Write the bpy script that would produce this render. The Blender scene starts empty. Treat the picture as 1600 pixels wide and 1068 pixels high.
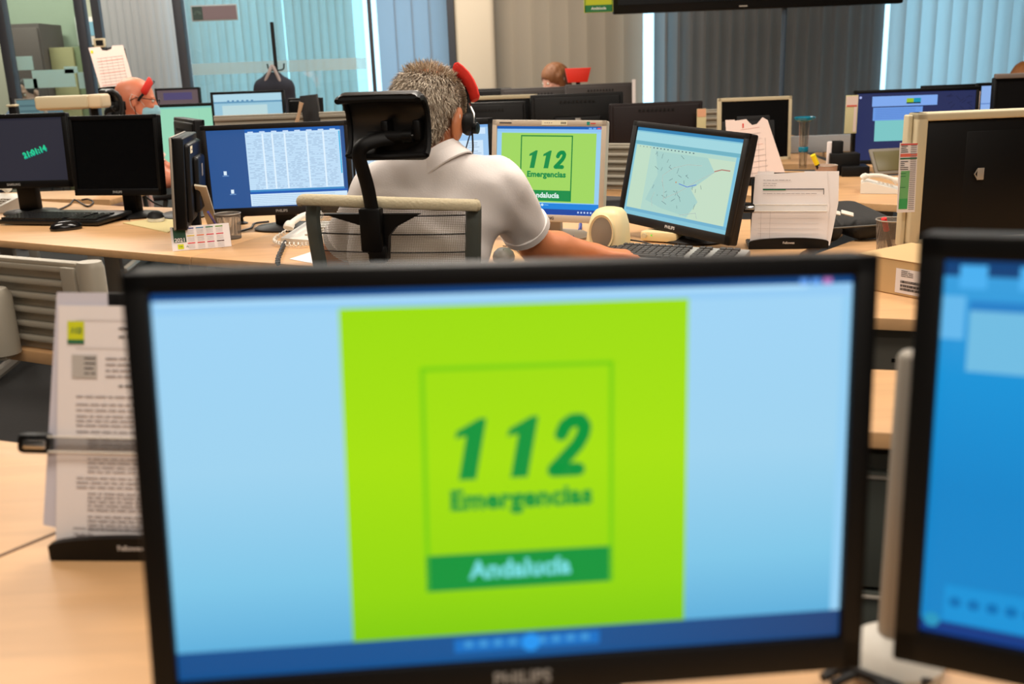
import bpy, bmesh, math, random
import numpy as np
from mathutils import Vector, Matrix, Euler
R = math.radians
PI = math.pi
random.seed(7)
rng = np.random.default_rng(5)
C = bpy.context.scene.collection

# ------------------------------------------------------------------ camera
F, PITCH, ROLL, H = 1540.0, R(15.7), R(2.1), 1.28
fw = Vector((0, math.cos(PITCH), -math.sin(PITCH)))
up0 = Vector((0, math.sin(PITCH), math.cos(PITCH)))
rt = Vector((1, 0, 0)) * math.cos(ROLL) - up0 * math.sin(ROLL)
up = up0 * math.cos(ROLL) + Vector((1, 0, 0)) * math.sin(ROLL)
EYE = Vector((0, 0, H))


def ray(u, v):
    return fw + rt * ((u - 800) / F) - up * ((v - 534) / F)


def onz(u, v, z=0.74):
    d = ray(u, v)
    return EYE + d * ((z - H) / d.z)


def at(u, v, y):
    d = ray(u, v)
    return EYE + d * (y / d.y)


cam_d = bpy.data.cameras.new('camera')
cam = bpy.data.objects.new('camera', cam_d)
C.objects.link(cam)
cam.matrix_world = Matrix.Translation(EYE) @ Matrix((rt, up, -fw)).transposed().to_4x4()
cam_d.sensor_width = 36
cam_d.lens = F * 36 / 1600
cam_d.clip_start = 0.05
cam_d.dof.use_dof = True
cam_d.dof.focus_distance = 2.75
cam_d.dof.aperture_fstop = 4.2
sc = bpy.context.scene
sc.camera = cam
sc.view_settings.view_transform = 'Standard'
sc.view_settings.look = 'None'
sc.view_settings.gamma = 1
sc.view_settings.exposure = 0


# ------------------------------------------------------------------ materials
def lin(c):
    return tuple((x / 255 / 12.92) if x / 255 <= 0.04045 else ((x / 255 + 0.055) / 1.055) ** 2.4 for x in c) + (1,)


MC = {}


def mat(name, col, rough=0.5, metal=0.0, bump=0.0, bscale=60, vary=0.0, vscale=8, spec=0.5):
    if name in MC:
        return MC[name]
    m = bpy.data.materials.new(name)
    m.use_nodes = True
    nt = m.node_tree
    b = nt.nodes['Principled BSDF']
    b.inputs['Base Color'].default_value = lin(col)
    b.inputs['Roughness'].default_value = rough
    b.inputs['Metallic'].default_value = metal
    b.inputs['Specular IOR Level'].default_value = spec
    tc = nt.nodes.new('ShaderNodeTexCoord')
    if bump:
        n = nt.nodes.new('ShaderNodeTexNoise')
        n.inputs['Scale'].default_value = bscale
        n.inputs['Detail'].default_value = 4
        nt.links.new(tc.outputs['Object'], n.inputs['Vector'])
        bp = nt.nodes.new('ShaderNodeBump')
        bp.inputs['Strength'].default_value = bump
        bp.inputs['Distance'].default_value = 0.002
        nt.links.new(n.outputs['Fac'], bp.inputs['Height'])
        nt.links.new(bp.outputs['Normal'], b.inputs['Normal'])
    if vary:
        n = nt.nodes.new('ShaderNodeTexNoise')
        n.inputs['Scale'].default_value = vscale
        n.inputs['Detail'].default_value = 5
        nt.links.new(tc.outputs['Object'], n.inputs['Vector'])
        mx = nt.nodes.new('ShaderNodeMix')
        mx.data_type = 'RGBA'
        c = lin(col)
        mx.inputs['A'].default_value = tuple(x * (1 - vary) for x in c[:3]) + (1,)
        mx.inputs['B'].default_value = tuple(min(1, x * (1 + vary)) for x in c[:3]) + (1,)
        nt.links.new(n.outputs['Fac'], mx.inputs['Factor'])
        nt.links.new(mx.outputs['Result'], b.inputs['Base Color'])
    MC[name] = m
    return m


def emi(col, s=1.0):
    """a lit screen pixel colour"""
    name = 'screen_light_%d_%d_%d_%d' % (*col, int(s * 100))
    if name in MC:
        return MC[name]
    m = bpy.data.materials.new(name)
    m.use_nodes = True
    nt = m.node_tree
    b = nt.nodes['Principled BSDF']
    b.inputs['Base Color'].default_value = (0.01, 0.01, 0.01, 1)
    b.inputs['Roughness'].default_value = 0.5
    b.inputs['Specular IOR Level'].default_value = 0.2
    b.inputs['Emission Color'].default_value = lin(col)
    b.inputs['Emission Strength'].default_value = s
    MC[name] = m
    return m


def emi_grad(name, stops, axis='Z', lo=-0.134, hi=0.134, noise=0.0):
    """backlit panel whose emission runs through the given colours along a local axis"""
    if name in MC:
        return MC[name]
    m = bpy.data.materials.new(name)
    m.use_nodes = True
    nt = m.node_tree
    b = nt.nodes['Principled BSDF']
    b.inputs['Base Color'].default_value = (0.01, 0.01, 0.01, 1)
    b.inputs['Specular IOR Level'].default_value = 0.2
    b.inputs['Emission Strength'].default_value = 1
    uv = nt.nodes.new('ShaderNodeAttribute')
    uv.attribute_name = 'scr'
    sep = nt.nodes.new('ShaderNodeSeparateXYZ')
    nt.links.new(uv.outputs['Vector'], sep.inputs[0])
    cr = nt.nodes.new('ShaderNodeValToRGB')
    e = cr.color_ramp.elements
    e[0].position = stops[0][0]
    e[0].color = lin(stops[0][1])
    e[1].position = stops[-1][0]
    e[1].color = lin(stops[-1][1])
    for p, c in stops[1:-1]:
        k = e.new(p)
        k.color = lin(c)
    src = sep.outputs['Y' if axis == 'Z' else 'X']
    nt.links.new(src, cr.inputs['Fac'])
    nt.links.new(cr.outputs['Color'], b.inputs['Emission Color'])
    MC[name] = m
    return m


def wood(name='beech_laminate', col=(224, 176, 124)):
    if name in MC:
        return MC[name]
    m = bpy.data.materials.new(name)
    m.use_nodes = True
    nt = m.node_tree
    b = nt.nodes['Principled BSDF']
    b.inputs['Roughness'].default_value = 0.42
    tc = nt.nodes.new('ShaderNodeTexCoord')
    mp = nt.nodes.new('ShaderNodeMapping')
    mp.inputs['Scale'].default_value = (1.6, 16, 16)
    mp.inputs['Rotation'].default_value = (0, 0, R(10))
    nt.links.new(tc.outputs['Object'], mp.inputs[0])
    n = nt.nodes.new('ShaderNodeTexNoise')
    n.inputs['Scale'].default_value = 2.2
    n.inputs['Detail'].default_value = 6
    n.inputs['Distortion'].default_value = 0.6
    nt.links.new(mp.outputs[0], n.inputs['Vector'])
    cr = nt.nodes.new('ShaderNodeValToRGB')
    cr.color_ramp.elements[0].position = 0.3
    cr.color_ramp.elements[1].position = 0.75
    cr.color_ramp.elements[0].color = lin(tuple(int(x * 0.92) for x in col))
    cr.color_ramp.elements[1].color = lin(col)
    nt.links.new(n.outputs['Fac'], cr.inputs['Fac'])
    nt.links.new(cr.outputs['Color'], b.inputs['Base Color'])
    MC[name] = m
    return m


def mixed(name, kind, col, f=0.5, rough=0.5, gcol=(255, 255, 255)):
    """two-lobe materials: 'clear' = see-through pane, 'fabric' = diffuse + light passing through, 'mesh' = woven net"""
    if name in MC:
        return MC[name]
    m = bpy.data.materials.new(name)
    m.use_nodes = True
    nt = m.node_tree
    nt.nodes.clear()
    out = nt.nodes.new('ShaderNodeOutputMaterial')
    mix = nt.nodes.new('ShaderNodeMixShader')
    mix.inputs[0].default_value = f
    nt.links.new(mix.outputs[0], out.inputs[0])
    if kind == 'clear':
        a = nt.nodes.new('ShaderNodeBsdfTransparent')
        b = nt.nodes.new('ShaderNodeBsdfGlossy')
        b.inputs['Roughness'].default_value = rough
        b.inputs[0].default_value = lin(gcol)
    elif kind == 'fabric':
        a = nt.nodes.new('ShaderNodeBsdfDiffuse')
        b = nt.nodes.new('ShaderNodeBsdfTranslucent')
        b.inputs[0].default_value = lin(gcol)
    else:
        a = nt.nodes.new('ShaderNodeBsdfDiffuse')
        b = nt.nodes.new('ShaderNodeBsdfTransparent')
        tc = nt.nodes.new('ShaderNodeTexCoord')
        sep = nt.nodes.new('ShaderNodeSeparateXYZ')
        nt.links.new(tc.outputs['Object'], sep.inputs[0])

        def mth(op, x, y=None):
            q = nt.nodes.new('ShaderNodeMath')
            q.operation = op
            for i, s in enumerate((x, y)):
                if s is None:
                    continue
                if isinstance(s, (int, float)):
                    q.inputs[i].default_value = s
                else:
                    nt.links.new(s, q.inputs[i])
            return q.outputs[0]
        k = 2 * PI / rough
        s1 = mth('SINE', mth('MULTIPLY', mth('ADD', sep.outputs['X'], sep.outputs['Z']), k))
        s2 = mth('SINE', mth('MULTIPLY', mth('SUBTRACT', sep.outputs['X'], sep.outputs['Z']), k))
        hole = mth('GREATER_THAN', mth('MULTIPLY', s1, s2), f)
        nt.links.new(hole, mix.inputs[0])
    a.inputs[0].default_value = lin(col)
    nt.links.new(a.outputs[0], mix.inputs[1])
    nt.links.new(b.outputs[0], mix.inputs[2])
    MC[name] = m
    return m


BLK = mat('black_plastic', (7, 6, 6), 0.45, spec=0.25)
BLKM = mat('black_matte', (15, 14, 14), 0.6, spec=0.25)
BRN = mat('warm_black_plastic', (24, 20, 18), 0.45, spec=0.3)
OFF = mat('dark_screen_glass', (4, 4, 5), 0.25, spec=0.3)
OFFN = mat('dim_navy_screen', (30, 31, 44), 0.3)
CRM = mat('cream_plastic', (206, 192, 158), 0.5)
CRM2 = mat('grey_cream_plastic', (190, 176, 158), 0.5)
SIL = mat('silver_grey_paint', (168, 160, 148), 0.4, 0.2)
SLAT = mat('grey_beige_slat', (172, 164, 148), 0.45, 0.15)
WHT = mat('white_plastic', (228, 222, 210), 0.45)
PAP = mat('white_paper', (236, 228, 226), 0.85)
PAPP = mat('pinkish_paper', (236, 214, 204), 0.85)
INK = mat('grey_ink', (150, 140, 140), 0.8)
INKD = mat('dark_ink', (60, 56, 58), 0.8)
RINK = mat('red_ink', (214, 70, 60), 0.8)
GINK = mat('green_ink', (30, 105, 70), 0.8)
YINK = mat('lime_ink', (208, 214, 20), 0.8)
CHR = mat('chrome', (210, 208, 205), 0.18, 1.0)
GRN = mat('dark_grey_green_metal', (84, 88, 82), 0.45, 0.3)
DGR = mat('dark_grey_metal', (92, 88, 80), 0.55, 0.2)
RED = mat('red_foam', (222, 40, 24), 0.8, bump=0.4, bscale=300)
SKIN = mat('tanned_skin', (206, 128, 84), 0.5, bump=0.15, bscale=200, vary=0.08, vscale=25)
SKINR = mat('ruddy_skin', (226, 138, 104), 0.45, vary=0.06, vscale=20)
SKINP = mat('pale_skin', (212, 160, 140), 0.5)
SHIRT = mat('white_polo_cotton', (238, 230, 226), 0.9, bump=0.25, bscale=250)
BLUE = mat('blue_surgical_fabric', (150, 200, 214), 0.85)
CARP = mat('dark_carpet', (58, 56, 55), 0.95, bump=0.5, bscale=400, vary=0.2, vscale=60)
WOOD = wood()
FRM = mat('dark_aluminium_frame', (58, 60, 66), 0.5, 0.3)


# ------------------------------------------------------------------ mesh builder
class MB:
    def __init__(s, M=None):
        s.v, s.f, s.mi, s.sm, s.mats = [], [], [], [], []
        s.scr = {}
        s.M = M

    def slot(s, m):
        if m not in s.mats:
            s.mats.append(m)
        return s.mats.index(m)

    def raw(s, vs, fs, m, smooth=False, L=None):
        o = len(s.v)
        for p in vs:
            p = Vector(p)
            if L is not None:
                p = L @ p
            if s.M is not None:
                p = s.M @ p
            s.v.append(p)
        k = s.slot(m)
        for f in fs:
            s.f.append([i + o for i in f])
            s.mi.append(k)
            s.sm.append(smooth)
        return s

    def box(s, c, d, m, bev=0.0, rot=None, seg=2, smooth=None):
        L = Matrix.Translation(Vector(c))
        if rot is not None:
            L = L @ Euler([R(a) for a in rot]).to_matrix().to_4x4()
        if bev <= 0:
            x, y, z = d[0] / 2, d[1] / 2, d[2] / 2
            vs = [(a * x, b * y, e * z) for a in (-1, 1) for b in (-1, 1) for e in (-1, 1)]
            fs = [(0, 1, 3, 2), (4, 6, 7, 5), (0, 4, 5, 1), (2, 3, 7, 6), (0, 2, 6, 4), (1, 5, 7, 3)]
            return s.raw(vs, fs, m, False, L)
        bm = bmesh.new()
        bmesh.ops.create_cube(bm, size=1)
        for v in bm.verts:
            v.co = Vector((v.co.x * d[0], v.co.y * d[1], v.co.z * d[2]))
        bmesh.ops.bevel(bm, geom=bm.edges[:], offset=min(bev, min(d) * 0.49), segments=seg, affect='EDGES', profile=0.5)
        return s.bm(bm, m, True if smooth is None else smooth, L)

    def bm(s, bm, m, smooth=True, L=None):
        bm.verts.index_update()
        vs = [v.co.copy() for v in bm.verts]
        fs = [[v.index for v in f.verts] for f in bm.faces]
        bm.free()
        return s.raw(vs, fs, m, smooth, L)

    def prism(s, pts, z0, z1, m, L=None, bev=0.0):
        """pts counter-clockwise in XY, extruded along Z"""
        n = len(pts)
        if bev:
            bm = bmesh.new()
            a = [bm.verts.new((x, y, z0)) for x, y in pts]
            b = [bm.verts.new((x, y, z1)) for x, y in pts]
            bm.faces.new(a[::-1])
            bm.faces.new(b)
            for i in range(n):
                bm.faces.new((a[i], a[(i + 1) % n], b[(i + 1) % n], b[i]))
            es = [e for e in bm.edges if abs(e.verts[0].co.z - e.verts[1].co.z) < 1e-6]
            bmesh.ops.bevel(bm, geom=es, offset=bev, segments=2, affect='EDGES', profile=0.5)
            return s.bm(bm, m, False, L)
        vs = [(x, y, z0) for x, y in pts] + [(x, y, z1) for x, y in pts]
        fs = [list(range(n))[::-1], list(range(n, 2 * n))] + [(i, (i + 1) % n, n + (i + 1) % n, n + i) for i in range(n)]
        return s.raw(vs, fs, m, False, L)

    def tube(s, pts, r, m, n=10, caps=True, flat=None):
        pts = [Vector(p) for p in pts]
        rs = r if isinstance(r, (list, tuple)) else [r] * len(pts)
        vs, fs = [], []
        prev = None
        for i, p in enumerate(pts):
            d = (pts[min(i + 1, len(pts) - 1)] - pts[max(i - 1, 0)]).normalized()
            if prev is None:
                a = d.orthogonal().normalized()
                if abs(d.z) > 0.5:
                    a = (Vector((1, 0, 0)) - d * d.x).normalized()
            else:
                a = (prev - d * prev.dot(d)).normalized()
            prev = a
            b = d.cross(a)
            fx, fy = flat if flat else (1, 1)
            for k in range(n):
                t = 2 * PI * k / n
                vs.append(p + (a * math.cos(t) * fx + b * math.sin(t) * fy) * rs[i])
        for i in range(len(pts) - 1):
            for k in range(n):
                q = (k + 1) % n
                fs.append((i * n + k, i * n + q, (i + 1) * n + q, (i + 1) * n + k))
        s.raw(vs, fs, m, n > 4)
        if caps:
            e = (len(pts) - 1) * n
            s.raw(vs, [list(range(n))[::-1], list(range(e, e + n))], m)
        return s

    def lathe(s, prof, m, c=(0, 0, 0), n=24, sx=1, sy=1, L=None, smooth=True):
        vs, fs = [], []
        for r, z in prof:
            for k in range(n):
                t = 2 * PI * k / n
                vs.append((c[0] + r * math.cos(t) * sx, c[1] + r * math.sin(t) * sy, c[2] + z))
        for i in range(len(prof) - 1):
            for k in range(n):
                q = (k + 1) % n
                fs.append((i * n + k, i * n + q, (i + 1) * n + q, (i + 1) * n + k))
        if prof[0][0] > 1e-6:
            fs.append(list(range(n))[::-1])
        if prof[-1][0] > 1e-6:
            e = (len(prof) - 1) * n
            fs.append(list(range(e, e + n)))
        return s.raw(vs, fs, m, smooth, L)

    def text(s, txt, size, m, L, bold=0.0, shear=0.0, align='CENTER', depth=0.0002, spacing=1.0):
        cu = bpy.data.curves.new('t', 'FONT')
        cu.body = txt
        cu.size = size
        cu.offset = bold
        cu.shear = shear
        cu.extrude = depth
        cu.resolution_u = 3
        cu.space_character = spacing
        cu.align_x = align
        cu.align_y = 'CENTER'
        o = bpy.data.objects.new('t', cu)
        C.objects.link(o)
        bpy.context.view_layer.update()
        me = bpy.data.meshes.new_from_object(o.evaluated_get(bpy.context.evaluated_depsgraph_get()))
        vs = [v.co.copy() for v in me.vertices]
        fs = [list(p.vertices) for p in me.polygons]
        bpy.data.objects.remove(o)
        bpy.data.meshes.remove(me)
        bpy.data.curves.remove(cu)
        return s.raw(vs, fs, m, False, L)

    def build(s, name, parent=None, label=None, smooth_angle=True):
        me = bpy.data.meshes.new(name)
        me.from_pydata([tuple(p) for p in s.v], [], s.f)
        for m in s.mats:
            me.materials.append(m)
        me.polygons.foreach_set('material_index', s.mi)
        me.polygons.foreach_set('use_smooth', s.sm)
        if s.scr:
            at_ = me.attributes.new('scr', 'FLOAT_VECTOR', 'POINT')
            arr = np.zeros((len(s.v), 3))
            for i, q in s.scr.items():
                arr[i] = q
            at_.data.foreach_set('vector', arr.ravel())
        if smooth_angle:
            try:
                me.set_sharp_from_angle(angle=R(38))
            except Exception:
                pass
        me.update()
        o = bpy.data.objects.new(name, me)
        C.objects.link(o)
        if parent is not None:
            o.parent = parent
        if label:
            o['label'] = label
        return o


def tag(o, label=None, cat=None, group=None, kind=None):
    if label:
        o['label'] = label
    if cat:
        o['category'] = cat
    if group:
        o['group'] = group
    if kind:
        o['kind'] = kind
    return o


def thing(name, label, cat, loc=(0, 0, 0), yaw=0, group=None):
    o = bpy.data.objects.new(name, None)
    o.empty_display_size = 0.05
    C.objects.link(o)
    o.location = loc
    o.rotation_euler = (0, 0, R(yaw))
    return tag(o, label, cat, group)


def copy_tree(o, parent=None):
    c = o.copy()
    C.objects.link(c)
    c.parent = parent
    for ch in [k for k in bpy.data.objects if k.parent == o and k != c]:
        copy_tree(ch, c)
    return c


# ------------------------------------------------------------------ room
YB = 9.0
BM = mat('painted_wall', (150, 148, 146), 0.8, bump=0.1)


def struct(name, mb, **k):
    return tag(mb.build(name), kind='structure')


m = MB()
m.box((0, 3.9, -0.05), (13, 12.4, 0.1), CARP)
struct('floor', m)
m = MB()
m.box((0, 3.9, 3.05), (13, 12.4, 0.1), mat('white_ceiling_tile', (205, 203, 198), 0.9))
struct('ceiling', m)
m = MB()
m.box((-6.45, 3.9, 1.5), (0.1, 12.2, 3.0), BM)
struct('wall_left', m)
m = MB()
m.box((6.45, 3.9, 1.5), (0.1, 12.2, 3.0), BM)
struct('wall_right', m)
m = MB()
m.box((0, -2.2, 1.5), (13, 0.1, 3.0), BM)
struct('wall_front', m)

YW = 9.5


def ux(u, v=120, y=YW):
    return at(u, v, y).x


wins = [(ux(296), ux(704)), (ux(990), ux(1035)), (ux(1370), 6.0)]
m = MB()
xs = [-6.4] + [x for w in wins for x in w] + [6.4]
for i in range(0, len(xs), 2):
    m.box(((xs[i] + xs[i + 1]) / 2, YW, 1.5), (xs[i + 1] - xs[i], 0.15, 3.0), BM)
for a, b in wins:
    m.box(((a + b) / 2, YW, 0.1), (b - a, 0.15, 0.2), BM)
    m.box(((a + b) / 2, YW, 2.85), (b - a, 0.15, 0.3), BM)
struct('wall_back', m)
PANE = mixed('window_glass', 'clear', (225, 240, 245), 0.06, 0.02)
for i, (a, b) in enumerate(wins):
    m = MB()
    n = max(1, round((b - a) / 1.3))
    for k in range(n + 1):
        m.box((a + (b - a) * k / n, YW, 1.45), (0.05, 0.06, 2.5), FRM)
    for z in (0.22, 2.68):
        m.box(((a + b) / 2, YW, z), (b - a, 0.06, 0.05), FRM)
    w = struct('window_%d' % (i + 1), m)
    g = MB()
    g.box(((a + b) / 2, YW, 1.45), (b - a - 0.02, 0.012, 2.44), PANE)
    g.build('pane', w)

# vertical blinds, one hung blind per bay, its slats are its surface
BLF = mixed('blind_fabric', 'fabric', (172, 172, 172), 0.3, gcol=(200, 215, 220))
BLB = mixed('beige_blind_fabric', 'fabric', (196, 184, 166), 0.3, gcol=(190, 190, 180))
BLS = mixed('pale_sheer_fabric', 'fabric', (190, 194, 196), 0.5, gcol=(214, 224, 226))


def blind(u0, u1, y, sl, ang, label, material, jit=4, group='vertical blinds along the windows'):
    x0, x1 = ux(u0, 120, y), ux(u1, 120, y)
    n = max(1, round((x1 - x0) / sl))
    p = (x1 - x0) / n
    root = thing('vertical_blind', label, 'window blind', ((x0 + x1) / 2, y, 0.35), 0, group)
    m = MB()
    r2 = random.Random(int(u0))
    for i in range(n):
        a = ang + r2.uniform(-jit, jit)
        cx = x0 + p * (i + 0.5) - (x0 + x1) / 2
        # gently curved slat
        w = p * 1.1
        q = []
        for t in np.linspace(-1, 1, 7):
            q.append((t * w / 2, 0.010 * (1 - t * t)))
        vs = [(a_, b_, z) for z in (0.0, 2.45) for a_, b_ in q]
        fs = [(k, k + 1, 8 + k, 7 + k) for k in range(6)]
        L = Matrix.Translation((cx, 0, 0)) @ Matrix.Rotation(R(a), 4, 'Z')
        m.raw(vs, fs, material, True, L)
    m.build('slats', root)
    h = MB()
    h.box((0, 0, 2.48), (x1 - x0 + 0.04, 0.05, 0.05), WHT, 0.005)
    h.build('headrail', root)
    return root


YBL = 9.25
blind(162, 290, YBL, 0.066, 12, 'grey vertical blind behind the man with the bare head, between two dark posts', BLF)
blind(295, 450, YBL, 0.075, 26, 'teal lit vertical blind seen through the glass with the small sign', BLS, 8)
blind(454, 558, YBL, 0.075, 18, 'teal lit vertical blind right of the hanging coat, left of the bright gap', BLS, 7)
blind(597, 702, YBL, 0.14, 6, 'smooth blue grey blind directly behind the grey haired man', mixed('blue_grey_blackout', 'fabric', (150, 164, 178), 0.36, gcol=(150, 176, 196)), 3)
blind(776, 1004, YBL, 0.17, 8, 'wide beige grey vertical blind behind the woman with auburn hair', BLB, 4)
blind(1020, 1378, YBL, 0.115, 34, 'dark grey vertical blind under the black ceiling display', BLF, 4)
blind(1385, 1640, YBL, 0.135, -30, 'bright backlit vertical blind above the navy screen on the right', BLS, 17)

# beige column cladding and dark post beside it
m = MB()
x0, x1 = ux(712, 60, 9.1), ux(774, 60, 9.1)
m.box(((x0 + x1) / 2, 9.1, 1.5), (x1 - x0, 0.3, 3.0), mat('beige_column_paint', (206, 192, 170), 0.7), 0.05, seg=4)
tag(m.build('trim_1'), kind='structure')
m = MB()
x0 = ux(706, 60, 9.0)
m.box((x0, 9.0, 1.5), (0.06, 0.1, 3.0), FRM)
tag(m.build('trim_2'), kind='structure')

# glazed partition on the left
YP = 7.8
GLZ = mixed('partition_glass', 'clear', (228, 240, 238), 0.07, 0.03)
FROST = mixed('frosted_film', 'fabric', (190, 214, 210), 0.5, gcol=(200, 225, 225))
pu = [(11, 13), (134, 13), (286, 13), (581, 4)]
px = []
for u, wpx in pu:
    X = ux(u, 70, YP)
    px.append(X)
    m = MB()
    m.box((X, YP, 1.5), (wpx / F * YP, 0.09, 3.0), FRM, 0.004)
    tag(m.build('partition_post'), {11: 'dark partition post at the far left edge of the room', 134: 'dark partition post left of the clipboard of papers',
        286: 'dark partition post behind the small brownish screen', 581: 'slim dark partition post by the bright window gap'}[u],
        'post', 'partition posts')
for a, b, lab in ((px[0], px[1], 'glass pane of the partition in front of the small office'), (px[2], px[3], 'glass pane with a small sign and a frosted band')):
    root = thing('glass_partition', lab, 'glass panel', ((a + b) / 2, YP, 0))
    m = MB()
    m.box((0, 0, 1.45), (b - a - 0.1, 0.012, 2.9), GLZ)
    m.build('pane', root)
    m = MB()
    zz = 1.28 + (1 if a < -3.5 else 0.02) * 0.02
    if a < px[1] - 0.1:
        for k, (x, z, w, h) in enumerate([(-0.18, 1.42, 0.12, 0.1), (0.02, 1.3, 0.32, 0.13), (0.16, 1.36, 0.1, 0.05), (-0.16, 1.27, 0.1, 0.07), (0.24, 1.28, 0.07, 0.12)]):
            m.box((x, -0.009, z), (w, 0.002, h), FROST)
    else:
        m.box((0, -0.009, at(430, 104, YP).z), (b - a - 0.1, 0.002, 0.085), mixed('thin_frost_film', 'clear', (222, 236, 236), 0.22, 0.6))
    m.build('frosted_film', root)
    if a > px[1]:
        m = MB()
        m.box((0, 0, 2.93), (b - a, 0.06, 0.06), FRM)
        m.build('top_rail', root)
# sign on the glass
p = at(335, 20, YP - 0.03)
s = thing('wall_sign', 'small grey sign with a dark emblem square stuck on the glass partition', 'sign', (p.x, p.y, p.z))
m = MB()
m.box((0, 0, 0), (0.345, 0.01, 0.115), mat('sign_grey_edge', (150, 158, 160), 0.5), 0.002)
m.box((0.04, -0.006, 0), (0.25, 0.004, 0.095), mat('sign_plum_grey', (112, 98, 104), 0.5))
m.build('board', s)
m = MB()
m.box((-0.125, -0.006, 0), (0.075, 0.004, 0.095), mat('emblem_green', (48, 66, 62), 0.5))
for k in range(3):
    m.tube([(-0.125 + (0.012 + 0.007 * k) * math.cos(t), -0.009, -0.01 + (0.012 + 0.007 * k) * math.sin(t)) for t in np.linspace(0, PI, 8)], 0.0018, mat('emblem_line', (90, 110, 104), 0.5), 5)
m.build('emblem', s)

# thermostat plate on the post
p = at(156, 67, YP - 0.02)
m = MB()
m.box(p, (0.085, 0.03, 0.065), CRM, 0.005)
m.box(p + Vector((0.004, -0.016, 0)), (0.055, 0.004, 0.04), BLKM)
tag(m.build('thermostat'), 'small cream wall control with dark display above the clipboard', 'thermostat')
m = MB()
p2 = at(158, 80, YP)
m.box((p2.x, YP + 0.02, 1.5), (0.06, 0.05, 3.0), FRM)
tag(m.build('trim_3'), kind='structure')

# small office behind the glass
m = MB()
a, b = at(26, 60, 9.3).x, at(130, 60, 9.3).x
m.box(((a + b) / 2 - 0.3, 9.36, 1.5), (b - a + 1.0, 0.04, 3.0), mat('office_wall_paint', (176, 182, 160), 0.8))
struct('wall_office', m)
p = at(56, 60, 9.0)
c = thing('storage_cabinet', 'brown storage cabinet in the small office behind the glass', 'cabinet', (p.x - 0.05, 9.05, 0))
m = MB()
m.box((0, 0, 0.88), (0.34, 0.45, 1.76), mat('brown_cabinet', (96, 80, 76), 0.6), 0.005)
m.build('body', c)
for z in (0.5, 1.35):
    m = MB()
    m.box((0, -0.235, z), (0.31, 0.02, 0.75), mat('brown_cabinet_door', (112, 94, 90), 0.6), 0.004)
    m.build('door', c)
p = at(96, 100, 8.9)
m = MB()
m.box((p.x, 8.95, 0.78), (0.2, 0.05, 1.56), mat('ochre_board', (176, 160, 116), 0.7), 0.004)
m.box((p.x + 0.14, 8.97, 0.78), (0.07, 0.05, 1.56), mat('olive_board', (128, 132, 96), 0.7), 0.004)
tag(m.build('leaning_board'), 'tall ochre and olive board standing in the small office', 'board')
p = at(92, 45, 8.7)
m = MB()
m.box((p.x, 9.3, p.z), (0.2, 0.02, 0.24), WHT, 0.003)
m.box((p.x, 9.288, p.z + 0.02), (0.15, 0.004, 0.12), mat('notice_blue', (120, 170, 190), 0.5))
tag(m.build('wall_notice'), 'white notice with a blue picture on the small office wall', 'notice')
p = at(53, 125, 8.5)
m = MB()
m.box((p.x, 8.52, p.z - 0.02), (0.05, 0.04, 0.07), mat('dull_red_box', (150, 52, 46), 0.6), 0.008)
m.box((p.x, 8.52, (p.z - 0.055) / 2), (0.012, 0.012, p.z - 0.055), FRM)
tag(m.build('red_box_on_stand'), 'little dull red box on a thin stand in the small office', 'box')

# ------------------------------------------------------------------ desks
def desk(name, label, poly, legs=(), z=0.74, th=0.027, tray=None, group='beech topped desks'):
    cx = sum(p[0] for p in poly) / len(poly)
    cy = sum(p[1] for p in poly) / len(poly)
    root = thing(name, label, 'desk', (cx, cy, 0), 0, group)
    m = MB()
    m.prism([(x - cx, y - cy) for x, y in poly], z - th, z, WOOD, bev=0.003)
    m.build('tabletop', root)
    for (x, y) in legs:
        l = MB()
        l.box((x - cx, y - cy, (z - th) / 2 + 0.02), (0.06, 0.04, z - th - 0.04), SIL, 0.006)
        l.tube([(x - cx, y - cy - 0.34, 0.03), (x - cx, y - cy, 0.06), (x - cx, y - cy + 0.28, 0.03)], 0.025, SIL, 8)
        l.build('leg', root)
    if tray:
        (ax, ay), (bx, by) = tray
        t = MB()
        d = Vector((bx - ax, by - ay))
        L = Matrix.Translation(((ax + bx) / 2 - cx, (ay + by) / 2 - cy, z - th - 0.12)) @ Matrix.Rotation(math.atan2(d.y, d.x), 4, 'Z')
        hole = []
        t.raw([(sx * d.length / 2, sy * 0.006, sz * 0.118) for sx in (-1, 1) for sy in (-1, 1) for sz in (-1, 1)],
              [(0, 1, 3, 2), (4, 6, 7, 5), (0, 4, 5, 1), (2, 3, 7, 6), (0, 2, 6, 4), (1, 5, 7, 3)], DGR, False, L)
        n = int(d.length / 0.075)
        for k in range(n):
            for zz in (-0.06, 0.045):
                x = -d.length / 2 + 0.05 + k * 0.075
                t.raw([(x + sx * 0.004, -0.0065 + sy * 0.001, zz + sz * 0.004) for sx in (-1, 1) for sy in (-1, 1) for sz in (-1, 1)],
                      [(0, 1, 3, 2), (4, 6, 7, 5), (0, 4, 5, 1), (2, 3, 7, 6), (0, 2, 6, 4), (1, 5, 7, 3)], BLK, False, L)
        t.build('modesty_panel', root)
    return root


def w2(u, v):
    p = onz(u, v)
    return (p.x, p.y)


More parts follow.
